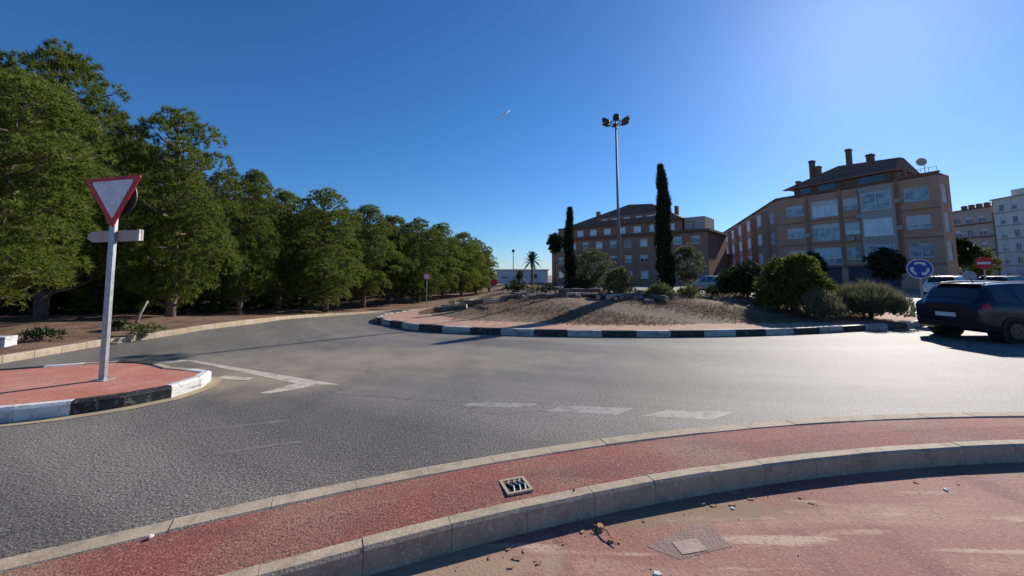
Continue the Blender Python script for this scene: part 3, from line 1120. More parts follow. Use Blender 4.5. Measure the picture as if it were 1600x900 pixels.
isl_shrub('bush', 'flat grey-green ground bush at the island edge near the exit', 722, 21.5, 468, 30, 'olive', 61, k=12, per=80)
isl_shrub('bush', 'dark bush between the tall cypress and the wide dark bush', 1118, 19.5, 446, 22, 'dark_leaf', 62, k=10, per=90)

# verge shrubs under the pines
for i, (px, py, hw, ty, lab) in enumerate(((62, 531, 32, 514, 'low green shrub on the verge, farther left of the sign post'), (222, 522, 34, 506, 'low green shrub on the verge under the leaning pine trunk'),
                                           (186, 515, 15, 502, 'small round shrub on the verge behind the sign post'))):
    p = PT(px, py, .14)
    R_ = hw / F * p[1]
    h = PD(px, ty, p[1])[2] - p[2]
    shrub('verge_shrub', lab, 'bush', p, rnd_lobes(70 + i, 12, R_, R_ * .7, h, h * .4), 420, 7, .09, .03, .7, 'hedge' if i == 1 else 'dark_leaf', 70 + i)

# pale leaning dead trunk on the verge
p0, p1 = PT(208, 511, .12), PD(231, 470, PT(208, 511, .12)[1] + .1)
mb = MB()
mb.tube([(p0[0], p0[1], p0[2] - .1), ((p0[0] + p1[0]) / 2 + .03, p0[1], (p0[2] + p1[2]) / 2), p1], [.05, .04, .025], 7)
tag(mb.build('leaning_stump', M['pale_bark'], None, True), 'pale bare leaning stump beside the verge shrub', 'stump')
# white block at the verge
p0 = PT(-4, 541, .12)
mb = MB()
mb.box((p0[0], p0[1], p0[2] + .09), (.42, .3, .22), .3)
tag(mb.build('concrete_block', M['kerb_white']), 'white painted concrete block on the verge near the kerb', 'block')

# dry grass over the mound and pine litter: uncountable
N = 15000
pts, dd = [], []
rr = np.random.default_rng(90)
while len(pts) < N:
    i = rr.integers(0, len(bd))
    f = math.sqrt(rr.uniform(0.10, .76))
    tq = rr.random()
    q = IC + (bd[i] * tq + bd[(i + 1) % len(bd)] * (1 - tq) - IC) * f
    if q[1] > 24 or (rr.random() > .40 + .45 * math.sin(q[0] * 1.1 + 2 * math.sin(q[1] * .9))):
        continue
    pts.append((q[0], q[1], isl_z(f, *q) - .01))
    dd.append((0, 0, 1))
me = blades(np.array(pts), np.array(dd, float), 6, .10, .013, .75, rr, 'dry_grass')
me.materials.append(M['dry_grass'])
tag(link('dry_grass', me), 'short dry straw-coloured grass over the island mound', 'grass', kind='stuff')


# ------------------------------------------------------------------ logs, rocks
def log(a_px, b_px, off, r0, label, cut=False):
    a, b = PD(*a_px), PD(*b_px)
    a = (a[0], a[1], on_isl(a[0], a[1]) + off * .6)
    b = (b[0], b[1], on_isl(b[0], b[1]) + off)
    mb = MB()
    n = 6
    path, rad = [], []
    for i in range(n):
        t = i / (n - 1)
        path.append((a[0] + (b[0] - a[0]) * t + random.uniform(-.04, .04), a[1] + (b[1] - a[1]) * t + random.uniform(-.04, .04), a[2] + (b[2] - a[2]) * t + r0 * .6))
        rad.append(1.25 * r0 * (1.1 - .4 * t) * random.uniform(.85, 1.15))
    mb.tube(path, rad, 9)
    mb.m[-1] = 1
    mb.m[-2] = 1
    tag(mb.build('log', [M['log_cut'] if cut else M['log'], M['log_cut']], None, False), label, 'log')


log((690, 0, 17.5), (735, 0, 17.2), .02, .12, 'short thick dark log lying at the exit end of the island')
log((760, 0, 16.9), (779, 0, 16.0), .22, .07, 'pale stripped log with an orange-pink tint propped up at the exit end', True)
log((800, 0, 18.5), (905, 0, 17.6), .03, .11, 'long dark log lying in front of the short cypress')
log((880, 0, 16.4), (925, 0, 17.6), .12, .08, 'thin log leaning near the middle of the mound')
log((905, 0, 17.8), (1000, 0, 17.2), .05, .10, 'long dark log lying in front of the lamp mast')
log((938, 0, 15.6), (962, 0, 16.8), .16, .07, 'pale stripped short log lying crosswise on the mound', True)
log((985, 0, 17.0), (1026, 0, 15.0), .06, .14, 'thick dark forked log at the foot of the low yellowish bush')
log((1010, 0, 16.8), (1040, 0, 15.9), .02, .10, 'dark log stub beside the thick forked log')
log((1100, 0, 15.8), (1190, 0, 15.6), .0, .06, 'long thin grey log edging the planted bed')
more = [((700, 0, 19.0), (742, 0, 18.0), .05, .11, 'dark log lying behind the short thick log at the exit end'), ((735, 0, 18.4), (772, 0, 17.4), .10, .10, 'dark weathered log between the exit-end log and the pale stripped log'),
        ((785, 0, 17.6), (830, 0, 18.2), .12, .09, 'weathered log lying next to the pale stripped log'), ((822, 0, 16.6), (880, 0, 17.4), .10, .10, 'brown log lying before the long dark log'),
        ((868, 0, 19.0), (930, 0, 18.6), .18, .12, 'thick log behind the thin leaning log'), ((925, 0, 16.2), (945, 0, 18.2), .16, .08, 'brown log lying behind the pale crosswise log'),
        ((958, 0, 15.9), (1000, 0, 16.6), .12, .10, 'brown log between the pale crosswise log and the thick forked log'), ((1000, 0, 18.4), (1090, 0, 17.8), .02, .08, 'long low log edging the low yellowish bushes')]
for q in more:
    log(*q)
rock_spots = [(712, 18.2, .26), (748, 18.6, .2), (815, 17.4, .22), (842, 17.0, .25), (868, 18.4, .18), (900, 16.2, .18), (948, 17.4, .24), (972, 16.3, .2), (995, 16.2, .28), (1012, 15.4, .24), (1050, 15.8, .16), (783, 17.6, .2), (930, 18.3, .25)]
for i, (px, dep, s) in enumerate(rock_spots):
    p = PD(px, 430, dep)
    r = np.random.default_rng(200 + i)
    mb = MB()
    nu, nv = 9, 6
    rows = []
    ax = r.uniform(.7, 1.3, 3)
    for v in range(nv + 1):
        row = []
        for u in range(nu):
            th, ph = 2 * math.pi * u / nu, math.pi * v / nv
            k = s * (1 + .22 * math.sin(3 * th + i) * math.sin(2 * ph + i * 2) + r.uniform(-.08, .08) * (0 < v < nv))
            row.append(mb.vert((k * ax[0] * math.sin(ph) * math.cos(th), k * ax[1] * math.sin(ph) * math.sin(th), k * .6 * ax[2] * math.cos(ph))))
        rows.append(row)
    for v in range(nv):
        for u in range(nu):
            mb.face((rows[v][u], rows[v + 1][u], rows[v + 1][(u + 1) % nu], rows[v][(u + 1) % nu]))
    o = mb.build('rock', M['rock'])
    o.location = (p[0], p[1], on_isl(p[0], p[1]) + s * .2)
    tag(o, 'rough brown rock lying among the logs on the mound', 'rock', 'rocks among the logs on the island mound')


# ------------------------------------------------------------------ lamp mast
def lamp_mast():
    x, y, zz = PD(962, 188, 20.9)
    z = on_isl(x, y) - .03
    h = zz - z
    root = thing('lamp_mast', 'tall galvanised lamp mast with a ring of floodlights on the island', 'street lamp', (x, y, z))
    mb = MB()
    mb.tube([(0, 0, -.05), (0, 0, h * .38), (0, 0, h * .4), (0, 0, h - .1)], [.12, .10, .07, .05], 12)
    mb.build('pole', M['mast_grey'], root, True)
    mb = MB()
    mb.tube([(0, 0, 0), (0, 0, .04)], [.26, .26], 12)
    mb.build('base_plate', M['grey_metal'], root)
    mb = MB()
    pts = [(.42 * math.cos(a), .42 * math.sin(a), h - .18) for a in np.linspace(0, 2 * math.pi, 17)]
    mb.tube(pts, .025, 6, False)
    for k in range(6):
        a = k * math.pi / 3 + .3
        mb.tube([(0, 0, h - .22), (.42 * math.cos(a), .42 * math.sin(a), h - .16)], .022, 6)
    mb.build('crown_ring', M['dark_metal'], root)
    for k in range(6):
        a = k * math.pi / 3 + .3
        mb = MB()
        c, s = math.cos(a), math.sin(a)
        prof = [(0.40, .02, .05), (.46, -.04, .12), (.60, .0, .17), (.74, .05, .15), (.78, .10, .10)]
        rings = []
        for (rd, dz, hw) in prof:
            row = []
            for (yy, z2) in ((-hw, -.05), (hw, -.05), (hw, .06), (0, .10), (-hw, .06)):
                row.append(mb.vert((rd * c - yy * s, rd * s + yy * c, h - .12 + dz + z2)))
            rings.append(row)
        for i in range(len(rings) - 1):
            for q in range(5):
                mb.face((rings[i][q], rings[i][(q + 1) % 5], rings[i + 1][(q + 1) % 5], rings[i + 1][q]))
        mb.face(rings[0][::-1])
        mb.face(rings[-1])
        fl = mb.build('floodlight', M['dark_metal'], root)


lamp_mast()


# ------------------------------------------------------------------ signs
def sign_frame(p, yaw):
    """local axes: x right along plate, y away from viewer, z up"""
    return p, yaw


def disc(mb, r, y0, y1, zc, n=32):
    mb.prism([(r * math.cos(2 * math.pi * k / n), y0, zc + r * math.sin(2 * math.pi * k / n)) for k in range(n)], (0, y1 - y0, 0))


def rtri(s, zc, rad=.05):
    """rounded triangle pointing down, side s, centred on zc"""
    R_ = s / math.sqrt(3)
    out = []
    for k in range(3):
        a = math.radians(-90 + 120 * k)
        c = ((R_ - 2 * rad) * math.cos(a), (R_ - 2 * rad) * math.sin(a))
        for j in range(-3, 4):
            b = a + math.radians(60) * j / 3
            out.append((c[0] + rad * math.cos(b), c[1] + rad * math.sin(b) + zc))
    return out


b0 = PZ(157, 594, Z_SP)
ys = thing('yield_sign', 'red and white triangular yield sign on a steel post', 'traffic sign', (b0[0], b0[1], Z_SP - .01), math.radians(-3))
zt_sign = PD(176, 304, b0[1])[2] - Z_SP
mb = MB()
mb.box((0, 0.03, (zt_sign + .18) / 2), (.085, .045, zt_sign + .18))
ys.rotation_euler[1] = math.radians(-1.6)
mb.build('post', M['galv'], ys)
mb = MB()
tr = rtri(.89, zt_sign + .02, .03)
mb.prism([(x, -.012, z) for (x, z) in tr], (0, .012, 0))
pl = mb.build('sign_plate', M['sign_red'], ys)
pl.rotation_euler = (0, math.radians(-2.5), 0)
pl.location = (math.sin(math.radians(2.5)) * zt_sign, 0, 0)
mb = MB()
mb.prism([(x, -.015, z) for (x, z) in rtri(.66, zt_sign + .03, .02)], (0, .006, 0))
mb.build('sign_face', M['sign_white'], pl)
mb = MB()
disc(mb, .30, .058, .072, zt_sign - .02)
mb.build('round_sign_back', M['dark_metal'], ys)['label'] = 'dark round sign plate mounted behind, facing away'
mb = MB()
zb_ = PD(176, 367, b0[1])[2] - Z_SP
w2 = .41
mb.prism([(-w2 + .06, .060, zb_ - .08), (w2, .060, zb_ - .08), (w2, .060, zb_ + .08), (-w2 + .06, .060, zb_ + .08), (-w2 - .02, .060, zb_ + .03), (-w2 - .02, .060, zb_ - .03)], (0, .03, 0))
mb.build('direction_plate', M['render_grey'], ys)['label'] = 'grey-white arrow plate under the triangle, seen from behind'
mb = MB()
mb.box((w2 - .02, .055, zb_), (.03, .05, .165))
mb.build('plate_edge', M['kerb_white'], ys)

for zz_ in (zt_sign + .12, zt_sign - .14):
    mb = MB()
    mb.box((0, .03, zz_), (.13, .062, .03))
    mb.build('bracket', M['galv'], ys)
for zz_ in (zt_sign + .12, zt_sign - .14):
    for xx_ in (-.05, .05):
        mb = MB()
        mb.tube([(xx_, -.02, zz_), (xx_, -.012, zz_)], .007, 8)
        mb.build('bolt', M['grey_metal'], pl)
mb = MB()
mb.box((0, .03, .006), (.2, .16, .02))
mb.build('foot_plate', M['grey_metal'], ys)

# blue roundabout sign
x, y, zz = PD(1437, 420, 14.6)
zi = zt(x, y) + .13
bs = thing('roundabout_sign', 'round blue sign with three white circling arrows', 'traffic sign', (x, y, zi), math.radians(-32))
zz -= zi
mb = MB()
mb.tube([(0, .04, -.05), (0, .04, zz + .3)], .03, 10)
mb.build('post', M['galv'], bs)
mb = MB()
disc(mb, .36, -.012, .008, zz)
pl = mb.build('sign_plate', M['sign_white'], bs)
mb = MB()
disc(mb, .333, -.016, -.013, zz)
pb = mb.build('sign_face', M['sign_blue'], pl)
for k in range(3):
    mb = MB()
    a0 = math.radians(90 + 120 * k + 35)
    n = 8
    span = math.radians(-62)
    inn, out = [], []
    for j in range(n + 1):
        a = a0 + span * j / n
        inn.append((.18 * math.cos(a), .18 * math.sin(a)))
        out.append((.255 * math.cos(a), .255 * math.sin(a)))
    ae = a0 + span
    tip = a0 + span - math.radians(27)
    poly = out + [(.297 * math.cos(ae), .297 * math.sin(ae)), (.21 * math.cos(tip), .21 * math.sin(tip)), (.13 * math.cos(ae), .13 * math.sin(ae))] + inn[::-1]
    mb.prism([(px_, -.019, zz + pz_) for (px_, pz_) in poly], (0, .002, 0))
    mb.build('arrow', M['sign_white'], bs)


def disc_sign(name, label, px, py, dep, rad, yaw, face, bar=None, ring=None, ground=None):
    x, y, zz = PD(px, py, dep)
    zi = zt(x, y) if ground is None else ground
    s = thing(name, label, 'traffic sign', (x, y, zi), yaw)
    zz -= zi
    mb = MB()
    mb.tube([(0, .03, -.05), (0, .03, zz + rad * .7)], .03, 8)
    mb.build('post', M['galv'], s)
    mb = MB()
    disc(mb, rad, -.012, .004, zz)
    p = mb.build('sign_plate', M[face], s)
    if bar:
        mb = MB()
        mb.box((0, -.015, zz), (rad * 1.45, .006, rad * .36))
        mb.build('bar', M[bar], p)
    if ring:
        mb = MB()
        disc(mb, rad * .72, -.016, -.013, zz)
        mb.build('sign_face', M[ring], p)
    return s


disc_sign('no_entry_sign', 'round red no-entry sign with a white bar behind the car', 1537, 411, 20, .31, math.radians(-38), 'sign_red', 'sign_white')
disc_sign('speed_sign', 'round sign with a red ring under the pines at the exit', 667, 432, 30, .29, math.radians(10), 'sign_red', None, 'sign_white')
disc_sign('far_stop_sign', 'small dark red round sign where the pines end', 772, 441, 40, .33, math.radians(4), 'sign_red')
disc_sign('mirror_sign', 'grey round sign back next to the no-entry sign', 1515, 431, 24, .30, math.radians(-30), 'grey_metal')

# small white bollard by the island kerb
x, y, _ = PT(1427, 493, .15)
mb = MB()
mb.tube([(0, 0, -.02), (0, 0, .42), (0, 0, .46)], [.06, .055, .03], 10)
o = tag(mb.build('bollard', M['kerb_white'], None, True), 'short white bollard on the island apron next to the car', 'bollard')
o.location = PT(1427, 492, .15)


# ------------------------------------------------------------------ cars
def car(name, label, paint, loc, rz, plate=True, group=None):
    st = [  # x, w, zbottom, belt, roof edge half width, roof z
        (-2.06, .77, .36, .86, .60, .95),
        (-2.02, .83, .31, .92, .63, 1.01),
        (-1.93, .86, .27, .98, .66, 1.10),
        (-1.74, .88, .25, 1.00, .63, 1.40),
        (-1.55, .885, .24, 1.00, .61, 1.50),
        (-0.95, .89, .23, .98, .61, 1.545),
        (-0.10, .89, .23, .95, .61, 1.55),
        (0.40, .89, .23, .93, .60, 1.50),
        (0.78, .89, .23, .92, .62, 1.27),
        (1.18, .885, .24, .92, .70, 1.00),
        (1.65, .87, .25, .86, .68, .93),
        (1.93, .82, .28, .76, .60, .82),
        (2.05, .68, .36, .62, .50, .66)]
    ctl = []
    for (x, w_, zb, be, rw, zr) in st:
        ctl.append([(x, 0, zb), (x, w_ * .86, zb), (x, w_ * .985, zb + .14), (x, w_, zb + (be - zb) * .55), (x, w_ * .972, be),
                    (x, rw, zr - .055), (x, rw * .84, zr - .005), (x, 0, zr + .03)])
    ctl = np.array(ctl)

    def cr(arr, t):
        n = len(arr)
        i = int(min(n - 2, max(0, math.floor(t))))
        f = t - i
        p1, p2 = arr[i], arr[i + 1]
        p0 = arr[i - 1] if i > 0 else 2 * p1 - p2
        p3 = arr[i + 2] if i + 2 < n else 2 * p2 - p1
        m1, m2 = .35 * (p2 - p0), .35 * (p3 - p1)
        return (2 * f ** 3 - 3 * f ** 2 + 1) * p1 + (f ** 3 - 2 * f ** 2 + f) * m1 + (-2 * f ** 3 + 3 * f ** 2) * p2 + (f ** 3 - f ** 2) * m2

    def S(s, t):
        return cr(np.array([cr(ctl[:, j], s) for j in range(ctl.shape[1])]), t)

    def Nn(s, t):
        e = .03
        a = S(min(12, s + e), t) - S(max(0, s - e), t)
        b = S(s, min(7, t + e)) - S(s, max(0, t - e))
        n_ = np.cross(b, a)
        n_ = n_ / (np.linalg.norm(n_) + 1e-9)
        c = S(s, t) - np.array([0, 0, .8])
        if n_ @ c < 0:
            n_ = -n_
        return n_

    root = thing(name, label, 'car', loc, rz, group)
    mb = MB()
    rows = []
    S_ = np.linspace(0, 12, 49)
    T_ = np.linspace(0, 7, 29)
    for s in S_:
        half = [S(s, t) for t in T_]
        full = [h for h in half] + [h * np.array([1, -1, 1]) for h in half[-2:0:-1]]
        rows.append([mb.vert(p) for p in full])
    n = len(rows[0])
    for i in range(len(rows) - 1):
        for k in range(n):
            mb.face((rows[i][k], rows[i][(k + 1) % n], rows[i + 1][(k + 1) % n], rows[i + 1][k]))
    mb.poly([mb.v[k] for k in rows[0]])
    mb.poly([mb.v[k] for k in rows[-1][::-1]])
    body = mb.build('body', M[paint], root, True)

    def patch(nm, s0, s1, t0, t1, m, off=.008, side=1, ns=6, ntt=6, par=None, both=False, skew=0.0):
        mb = MB()
        g = []
        tt = np.linspace(t0, t1, ntt)
        ss = np.linspace(s0, s1, ns)
        for i, s in enumerate(ss):
            row = []
            for j, t in enumerate(tt):
                s2 = s + skew * (j / (ntt - 1)) * (1 - 2 * i / (ns - 1))
                p = S(s2, t) + Nn(s2, t) * off
                row.append(p)
            if both:
                row = row + [q * np.array([1, -1, 1]) for q in row[::-1][1 if abs(t1 - 7) < 1e-6 else 0:]]
            g.append([mb.vert(p * np.array([1, side, 1])) for p in row])
        for i in range(ns - 1):
            for j in range(len(g[0]) - 1):
                mb.face((g[i][j], g[i + 1][j], g[i + 1][j + 1], g[i][j + 1]))
        return mb.build(nm, M[m], par or root, True)

    patch('rear_window', 2.15, 3.75, 5.15, 7, 'car_glass', both=True)
    patch('windscreen', 7.25, 8.85, 5.15, 7, 'car_glass', both=True)
    for sd in (1, -1):
        patch('bumper_trim', 0.05, 2.2, 1.05, 2.2, 'plastic', .01, side=sd)
    mb = MB()
    mb.box((-2.055, 0, .43), (.05, 1.50, .13))
    mb.build('bumper_trim', M['plastic'], root)
    for sd in (1, -1):
        patch('side_window', 3.55, 4.75, 4.12, 4.93, 'car_glass', .006, sd, skew=.22)
        patch('side_window', 4.9, 5.75, 4.12, 4.95, 'car_glass', .006, sd)
        patch('side_window', 5.88, 7.6, 4.12, 4.93, 'car_glass', .006, sd, skew=.25)
        patch('tail_light', 1.0, 2.5, 3.55, 4.2, 'tail_red', .012, sd)
        patch('sill_trim', 2.4, 10.6, 1.4, 2.25, 'plastic', .01, sd, ns=16)
        patch('headlight', 10.5, 11.7, 3.6, 4.6, 'plate', .01, sd)
        mb = MB()
        pts = [tuple(S(s, 5.75) * np.array([1, sd, 1]) + np.array([0, 0, .045])) for s in np.linspace(3.9, 7.2, 10)]
        pts = [tuple(np.array(pts[0]) - [0, 0, .05])] + pts + [tuple(np.array(pts[-1]) - [0, 0, .05])]
        mb.tube(pts, .016, 6)
        mb.build('roof_rail', M['galv'], root, True)
        for xx in (-1.28, 1.28):
            wroot = None
            mb = MB()
            mb.tube([(xx, sd * .55, .315), (xx, sd * .905, .315)], .375, 24)
            mb.build('wheel_arch', M['plastic'], root)
            mb = MB()
            mb.tube([(xx, sd * .70, .315), (xx, sd * .715, .315), (xx, sd * .90, .315), (xx, sd * .918, .315)], [.28, .315, .315, .27], 28)
            wh = mb.build('wheel', M['tyre'], root, True)
            mb = MB()
            mb.tube([(xx, sd * .90, .315), (xx, sd * .922, .315)], [.20, .20], 20)
            for k in range(5):
                a = k * 2 * math.pi / 5
                mb.box((xx + .1 * math.cos(a), sd * .925, .315 + .1 * math.sin(a)), (.05, .012, .05), 0)
            mb.build('rim', M['rim'], wh)
        mb = MB()
        mb.box((.62, sd * .98, 1.0), (.12, .16, .12))
        mb.build('mirror', M[paint], root)
    if plate:
        mb = MB()
        mb.box((-2.07, 0, .68), (.014, .62, .20))
        mb.build('plate_recess', M['plastic'], root)
        mb = MB()
        mb.box((-2.082, 0, .68), (.012, .50, .11))
        mb.build('number_plate', M['plate'], root)
    mb = MB()
    mb.box((-1.66, 0, 1.515), (.22, 1.05, .03))
    mb.build('spoiler', M[paint], root)
    mb = MB()
    mb.tube([(-1.2, 0, 1.56), (-1.32, 0, 1.72)], [.012, .005], 6)
    mb.build('antenna', M['plastic'], root)
    return root


cx = PZ(1452, 525, 0)
main_car = car('car', 'dark blue small crossover car driving round the island', 'car_blue', (cx[0] + 2.0, cx[1] - .38, 0), math.radians(1))
main_car.scale = (.94, .94, .92)
pk = [('car_silver', 1112, 36, 100, 'silver car parked in front of the brick street facade'), ('car_teal', 1158, 33, 100, 'teal car parked behind the large yellow-green bush'),
      ('car_white', 1488, 27, 25, 'white car parked behind the blue car'), ('car_black', 1575, 25, 15, 'black car parked beside the no-entry sign')]
for (pt, px, dep, rz, lab) in pk:
    p = PD(px, 430, dep)
    car('car', lab, pt, (p[0], p[1], 0), math.radians(rz), group=None)


# ------------------------------------------------------------------ buildings
class Wall:
    def __init__(s, A, B, flip=False):
        s.A = np.array(A[:2], float)
        d = np.array(B[:2], float) - s.A
        s.L = np.hypot(*d)
        s.d = d / s.L
        s.n = np.array([s.d[1], -s.d[0]])       # outward
        if s.n @ (-s.A) < 0:
            s.n = -s.n
        if flip:
            s.n = -s.n

    def P(s, u, z, o=0.0):
        q = s.A + s.d * u + s.n * o
        return (q[0], q[1], z)

    def box(s, mb, u0, u1, z0, z1, o0, o1):
        mb.prism([s.P(u0, z0, o0), s.P(u1, z0, o0), s.P(u1, z0, o1), s.P(u0, z0, o1)], (0, 0, z1 - z0))


def wall(W, z0, z1, holes, m, parent, reveal=.22, u0=0.0, u1=None, name='wall', off=0.0):
    u1 = W.L if u1 is None else u1
    us = sorted({u0, u1} | {h[0] for h in holes} | {h[1] for h in holes})
    zs = sorted({z0, z1} | {h[2] for h in holes} | {h[3] for h in holes})
    us = [u for u in us if u0 <= u <= u1]
    mb = MB()
    for i in range(len(us) - 1):
        for j in range(len(zs) - 1):
            uc, zc = (us[i] + us[i + 1]) / 2, (zs[j] + zs[j + 1]) / 2
            if any(h[0] < uc < h[1] and h[2] < zc < h[3] for h in holes):
                continue
            mb.poly([W.P(us[i], zs[j], off), W.P(us[i + 1], zs[j], off), W.P(us[i + 1], zs[j + 1], off), W.P(us[i], zs[j + 1], off)])
    for (a, b, c, d) in [h[:4] for h in holes]:
        for (p, q) in (((a, c), (b, c)), ((b, c), (b, d)), ((b, d), (a, d)), ((a, d), (a, c))):
            mb.poly([W.P(*p, off), W.P(*q, off), W.P(*q, off - reveal), W.P(*p, off - reveal)])
    return mb.build(name, M[m], parent)


def window(W, h, parent, style='plain', off=0.0, glass='glass_pale', mull=2, frame='white_frame', blind=0.0):
    a, b, c, d = h[:4]
    mb = MB()
    t = .07
    o0, o1 = off - .20, off - .12
    W.box(mb, a, b, c, c + t, o0, o1)
    W.box(mb, a, b, d - t, d, o0, o1)
    W.box(mb, a, a + t, c + t, d - t, o0, o1)
    W.box(mb, b - t, b, c + t, d - t, o0, o1)
    for k in range(1, mull):
        u = a + (b - a) * k / mull
        W.box(mb, u - .03, u + .03, c + t, d - t, o0, o1 - .01)
    w_ = mb.build('window', M[frame], parent)
    mb = MB()
    mb.poly([W.P(a, c, off - .17), W.P(b, c, off - .17), W.P(b, d, off - .17), W.P(a, d, off - .17)])
    mb.build('pane', M[glass], w_)
    if blind > 0:
        mb = MB()
        zb = d - t - (d - c - 2 * t) * blind
        W.box(mb, a + t, b - t, zb, d - t, off - .165, off - .135)
        mb.build('blind', M['blind'], w_)
    mb = MB()
    W.box(mb, a - .06, b + .06, c - .08, c - .003, off - .05, off + .06)
    mb.build('sill', M['render_grey'], w_)
    return w_


def solid_roof(parent, pts, z0, z1, m, name='roof'):
    mb = MB()
    mb.prism([(p[0], p[1], z0) for p in pts], (0, 0, z1 - z0))
    return mb.build(name, M[m], parent)


rb = random.Random(3)
# ---- brick block on the corner (right)
K, Rr, Lf = PD(1213, 312, 62.5), PD(1465, 268, 45.5), PD(1130, 366, 113)
bB = thing('apartment_building', 'brick apartment block with glazed bays and a stepped attic roof on the corner', 'building', (K[0], K[1], 0))


def at(parent):                                  # children are built in world coordinates
    bpy.context.view_layer.update()
    for c in parent.children:
        c.matrix_parent_inverse = parent.matrix_world.inverted()


W1 = Wall(K, Rr)
back_n = -W1.n
W1L = W1.L
cols1 = [(1.28, 3.85, 1.65, 'p'), (4.9, 8.32, 2.4, 'p'), (8.95, 10.67, 1.65, 'p'), (15.4, 17.65, 1.7, 'p')]
rows1 = [3.75, 7.15, 10.55]
TOP1 = 13.65
holes = []
for zr in rows1:
    for ci, (a, b, h, _) in enumerate(cols1):
        z0 = zr if h < 2 else zr - .6
        holes.append((a, b, z0, z0 + h, ci))
wall(W1, -.3, TOP1, holes, 'brick', bB)
for (a, b, c, d, ci) in holes:
    window(W1, (a, b, c, d), bB, glass=rb.choice(['glass_pale', 'glass_mid', 'glass_mid']), mull=4 if ci == 1 else 2, blind=rb.choice([0, .25, .45, .7]))
# glazed bay
bay = MB()
W1.box(bay, 11.1, 14.6, 3.0, TOP1 - .55, .0, .55)
for k in range(1):
    pass
bay_o = bay.build('bay', M['render_grey'], bB)
for i, zr in enumerate(rows1):
    a, b, c, d = 11.36, 14.36, zr - .55, zr + 1.75
    mb = MB()
    W1.box(mb, a, b, c, d, .553, .57)
    f = mb.build('bay_window', M['glass_mid' if i != 1 else 'glass_pale'], bB)
    mb = MB()
    for (u0, u1, z0, z1) in ((a, b, c, c + .08), (a, b, d - .08, d), (a, a + .08, c + .08, d - .08), (b - .08, b, c + .08, d - .08), ((a + b) / 2 - .04, (a + b) / 2 + .04, c + .08, d - .08), (a + .08, b - .08, c + .8, c + .86)):
        W1.box(mb, u0, u1, z0, z1, .571, .62)
    mb.build('frame', M['white_frame'], f)
# brick pilasters, string courses
for (u0, u1) in ((4.15, 4.55), (8.45, 8.8), (10.75, 11.05), (14.66, 15.0)):
    mb = MB()
    W1.box(mb, u0, u1, 3.0, TOP1 - .1, .0, .12)
    mb.build('pilaster', M['brick_dark'], bB)
for zr in (2.95, 6.15, 9.55):
    mb = MB()
    W1.box(mb, 0, W1L, zr - .1, zr + .06, .002, .09)
    mb.build('string_course', M['brick_red'], bB)
mb = MB()
W1.box(mb, -.1, W1L + .1, TOP1, TOP1 + .16, -.35, .14)
mb.build('coping', M['cornice'], bB)
# shop level
for (u0, u1) in ((4.8, 8.2), (9.0, 14.4)):
    mb = MB()
    W1.box(mb, u0, u1, .1, 2.6, .01, .06)
    s_ = mb.build('shop_front', M['shop'], bB)
    mb = MB()
    W1.box(mb, u0, u1, 2.6, 2.8, .01, .5)
    mb.build('awning', M['shop'], s_)
# end wall, chamfer at the right
R2 = (Rr[0] + 3.1, Rr[1] + 1.65)
W3 = Wall(Rr, R2)
h3 = [(.7, 2.4, z, z + 2.3) for z in (3.3, 6.7, 10.1)]
wall(W3, -.3, TOP1 - .02, h3, 'brick', bB)
for h in h3:
    window(W3, h, bB, mull=2)
# street wall, left, receding
W2 = Wall(K, Lf)
h2 = []
u = 2.2
while u < W2.L - 3:
    for zr in rows1:
        h2.append((u, u + (1.5 if int(u) % 2 else 2.6), zr - (.0 if int(u) % 2 else .5), zr + 1.6))
    u += 4.3
wall(W2, -.3, TOP1 - .02, h2, 'brick', bB, u0=0.0)
for h in h2:
    window(W2, h, bB, mull=2, glass=rb.choice(['glass_pale', 'glass_dark']), blind=rb.choice([0, .4, .7]))
u = 6.0
while u < W2.L - 3:
    mb = MB()
    W2.box(mb, u, u + 3.2, 3.2, TOP1 - 1.0, 0, .9)
    by = mb.build('bay', M['brick'], bB)
    for zr in rows1:
        mb = MB()
        W2.box(mb, u + .3, u + 2.9, zr - .3, zr + 1.6, .9, .94)
        mb.build('window', M['white_frame'], by)
    u += 8.6
mb = MB()
W2.box(mb, 0, W2.L, TOP1, TOP1 + .16, -.35, .14)
mb.build('coping', M['cornice'], bB)
# roof slab closing the block
back = [(K[0], K[1]), (Rr[0], Rr[1]), R2, (R2[0] + 20, R2[1] + 24), (Lf[0] + 18, Lf[1] - 2), (Lf[0], Lf[1])]
solid_roof(bB, back, TOP1 - .3, TOP1 - .05, 'roof', 'roof_slab')
bk = Wall(R2, (R2[0] + 20, R2[1] + 24), True)
wall(bk, -.3, TOP1 - .02, [], 'brick_dark', bB)
# attic: set back boards with a pitched roof
mb = MB()
W1.box(mb, 2.2, 14.4, TOP1 - .2, TOP1 + 1.35, -5.5, -.9)
mb.build('attic_wall', M['cornice'], bB)
for (u0, u1) in ((3.2, 4.6), (5.6, 7.8), (10.4, 13.4)):
    mb = MB()
    W1.box(mb, u0, u1, TOP1 + .25, TOP1 + 1.15, -.9, -.86)
    mb.build('window', M['glass_dark'], bB)
mb = MB()
e = [W1.P(.9, TOP1 + 1.36, -.35), W1.P(14.75, TOP1 + 1.36, -.35), W1.P(14.75, TOP1 + 1.36, -7), W1.P(.9, TOP1 + 1.36, -7)]
t_ = [W1.P(7.2, TOP1 + 4.0, -3.2), W1.P(14.2, TOP1 + 3.4, -3.2), W1.P(14.2, TOP1 + 3.4, -4.2), W1.P(7.2, TOP1 + 4.0, -4.2)]
for k in range(4):
    j = (k + 1) % 4
    mb.poly([e[k], e[j], t_[j], t_[k]])
mb.poly(t_)
mb.poly(e[::-1])
rf = mb.build('roof', M['roof'], bB)
mb = MB()
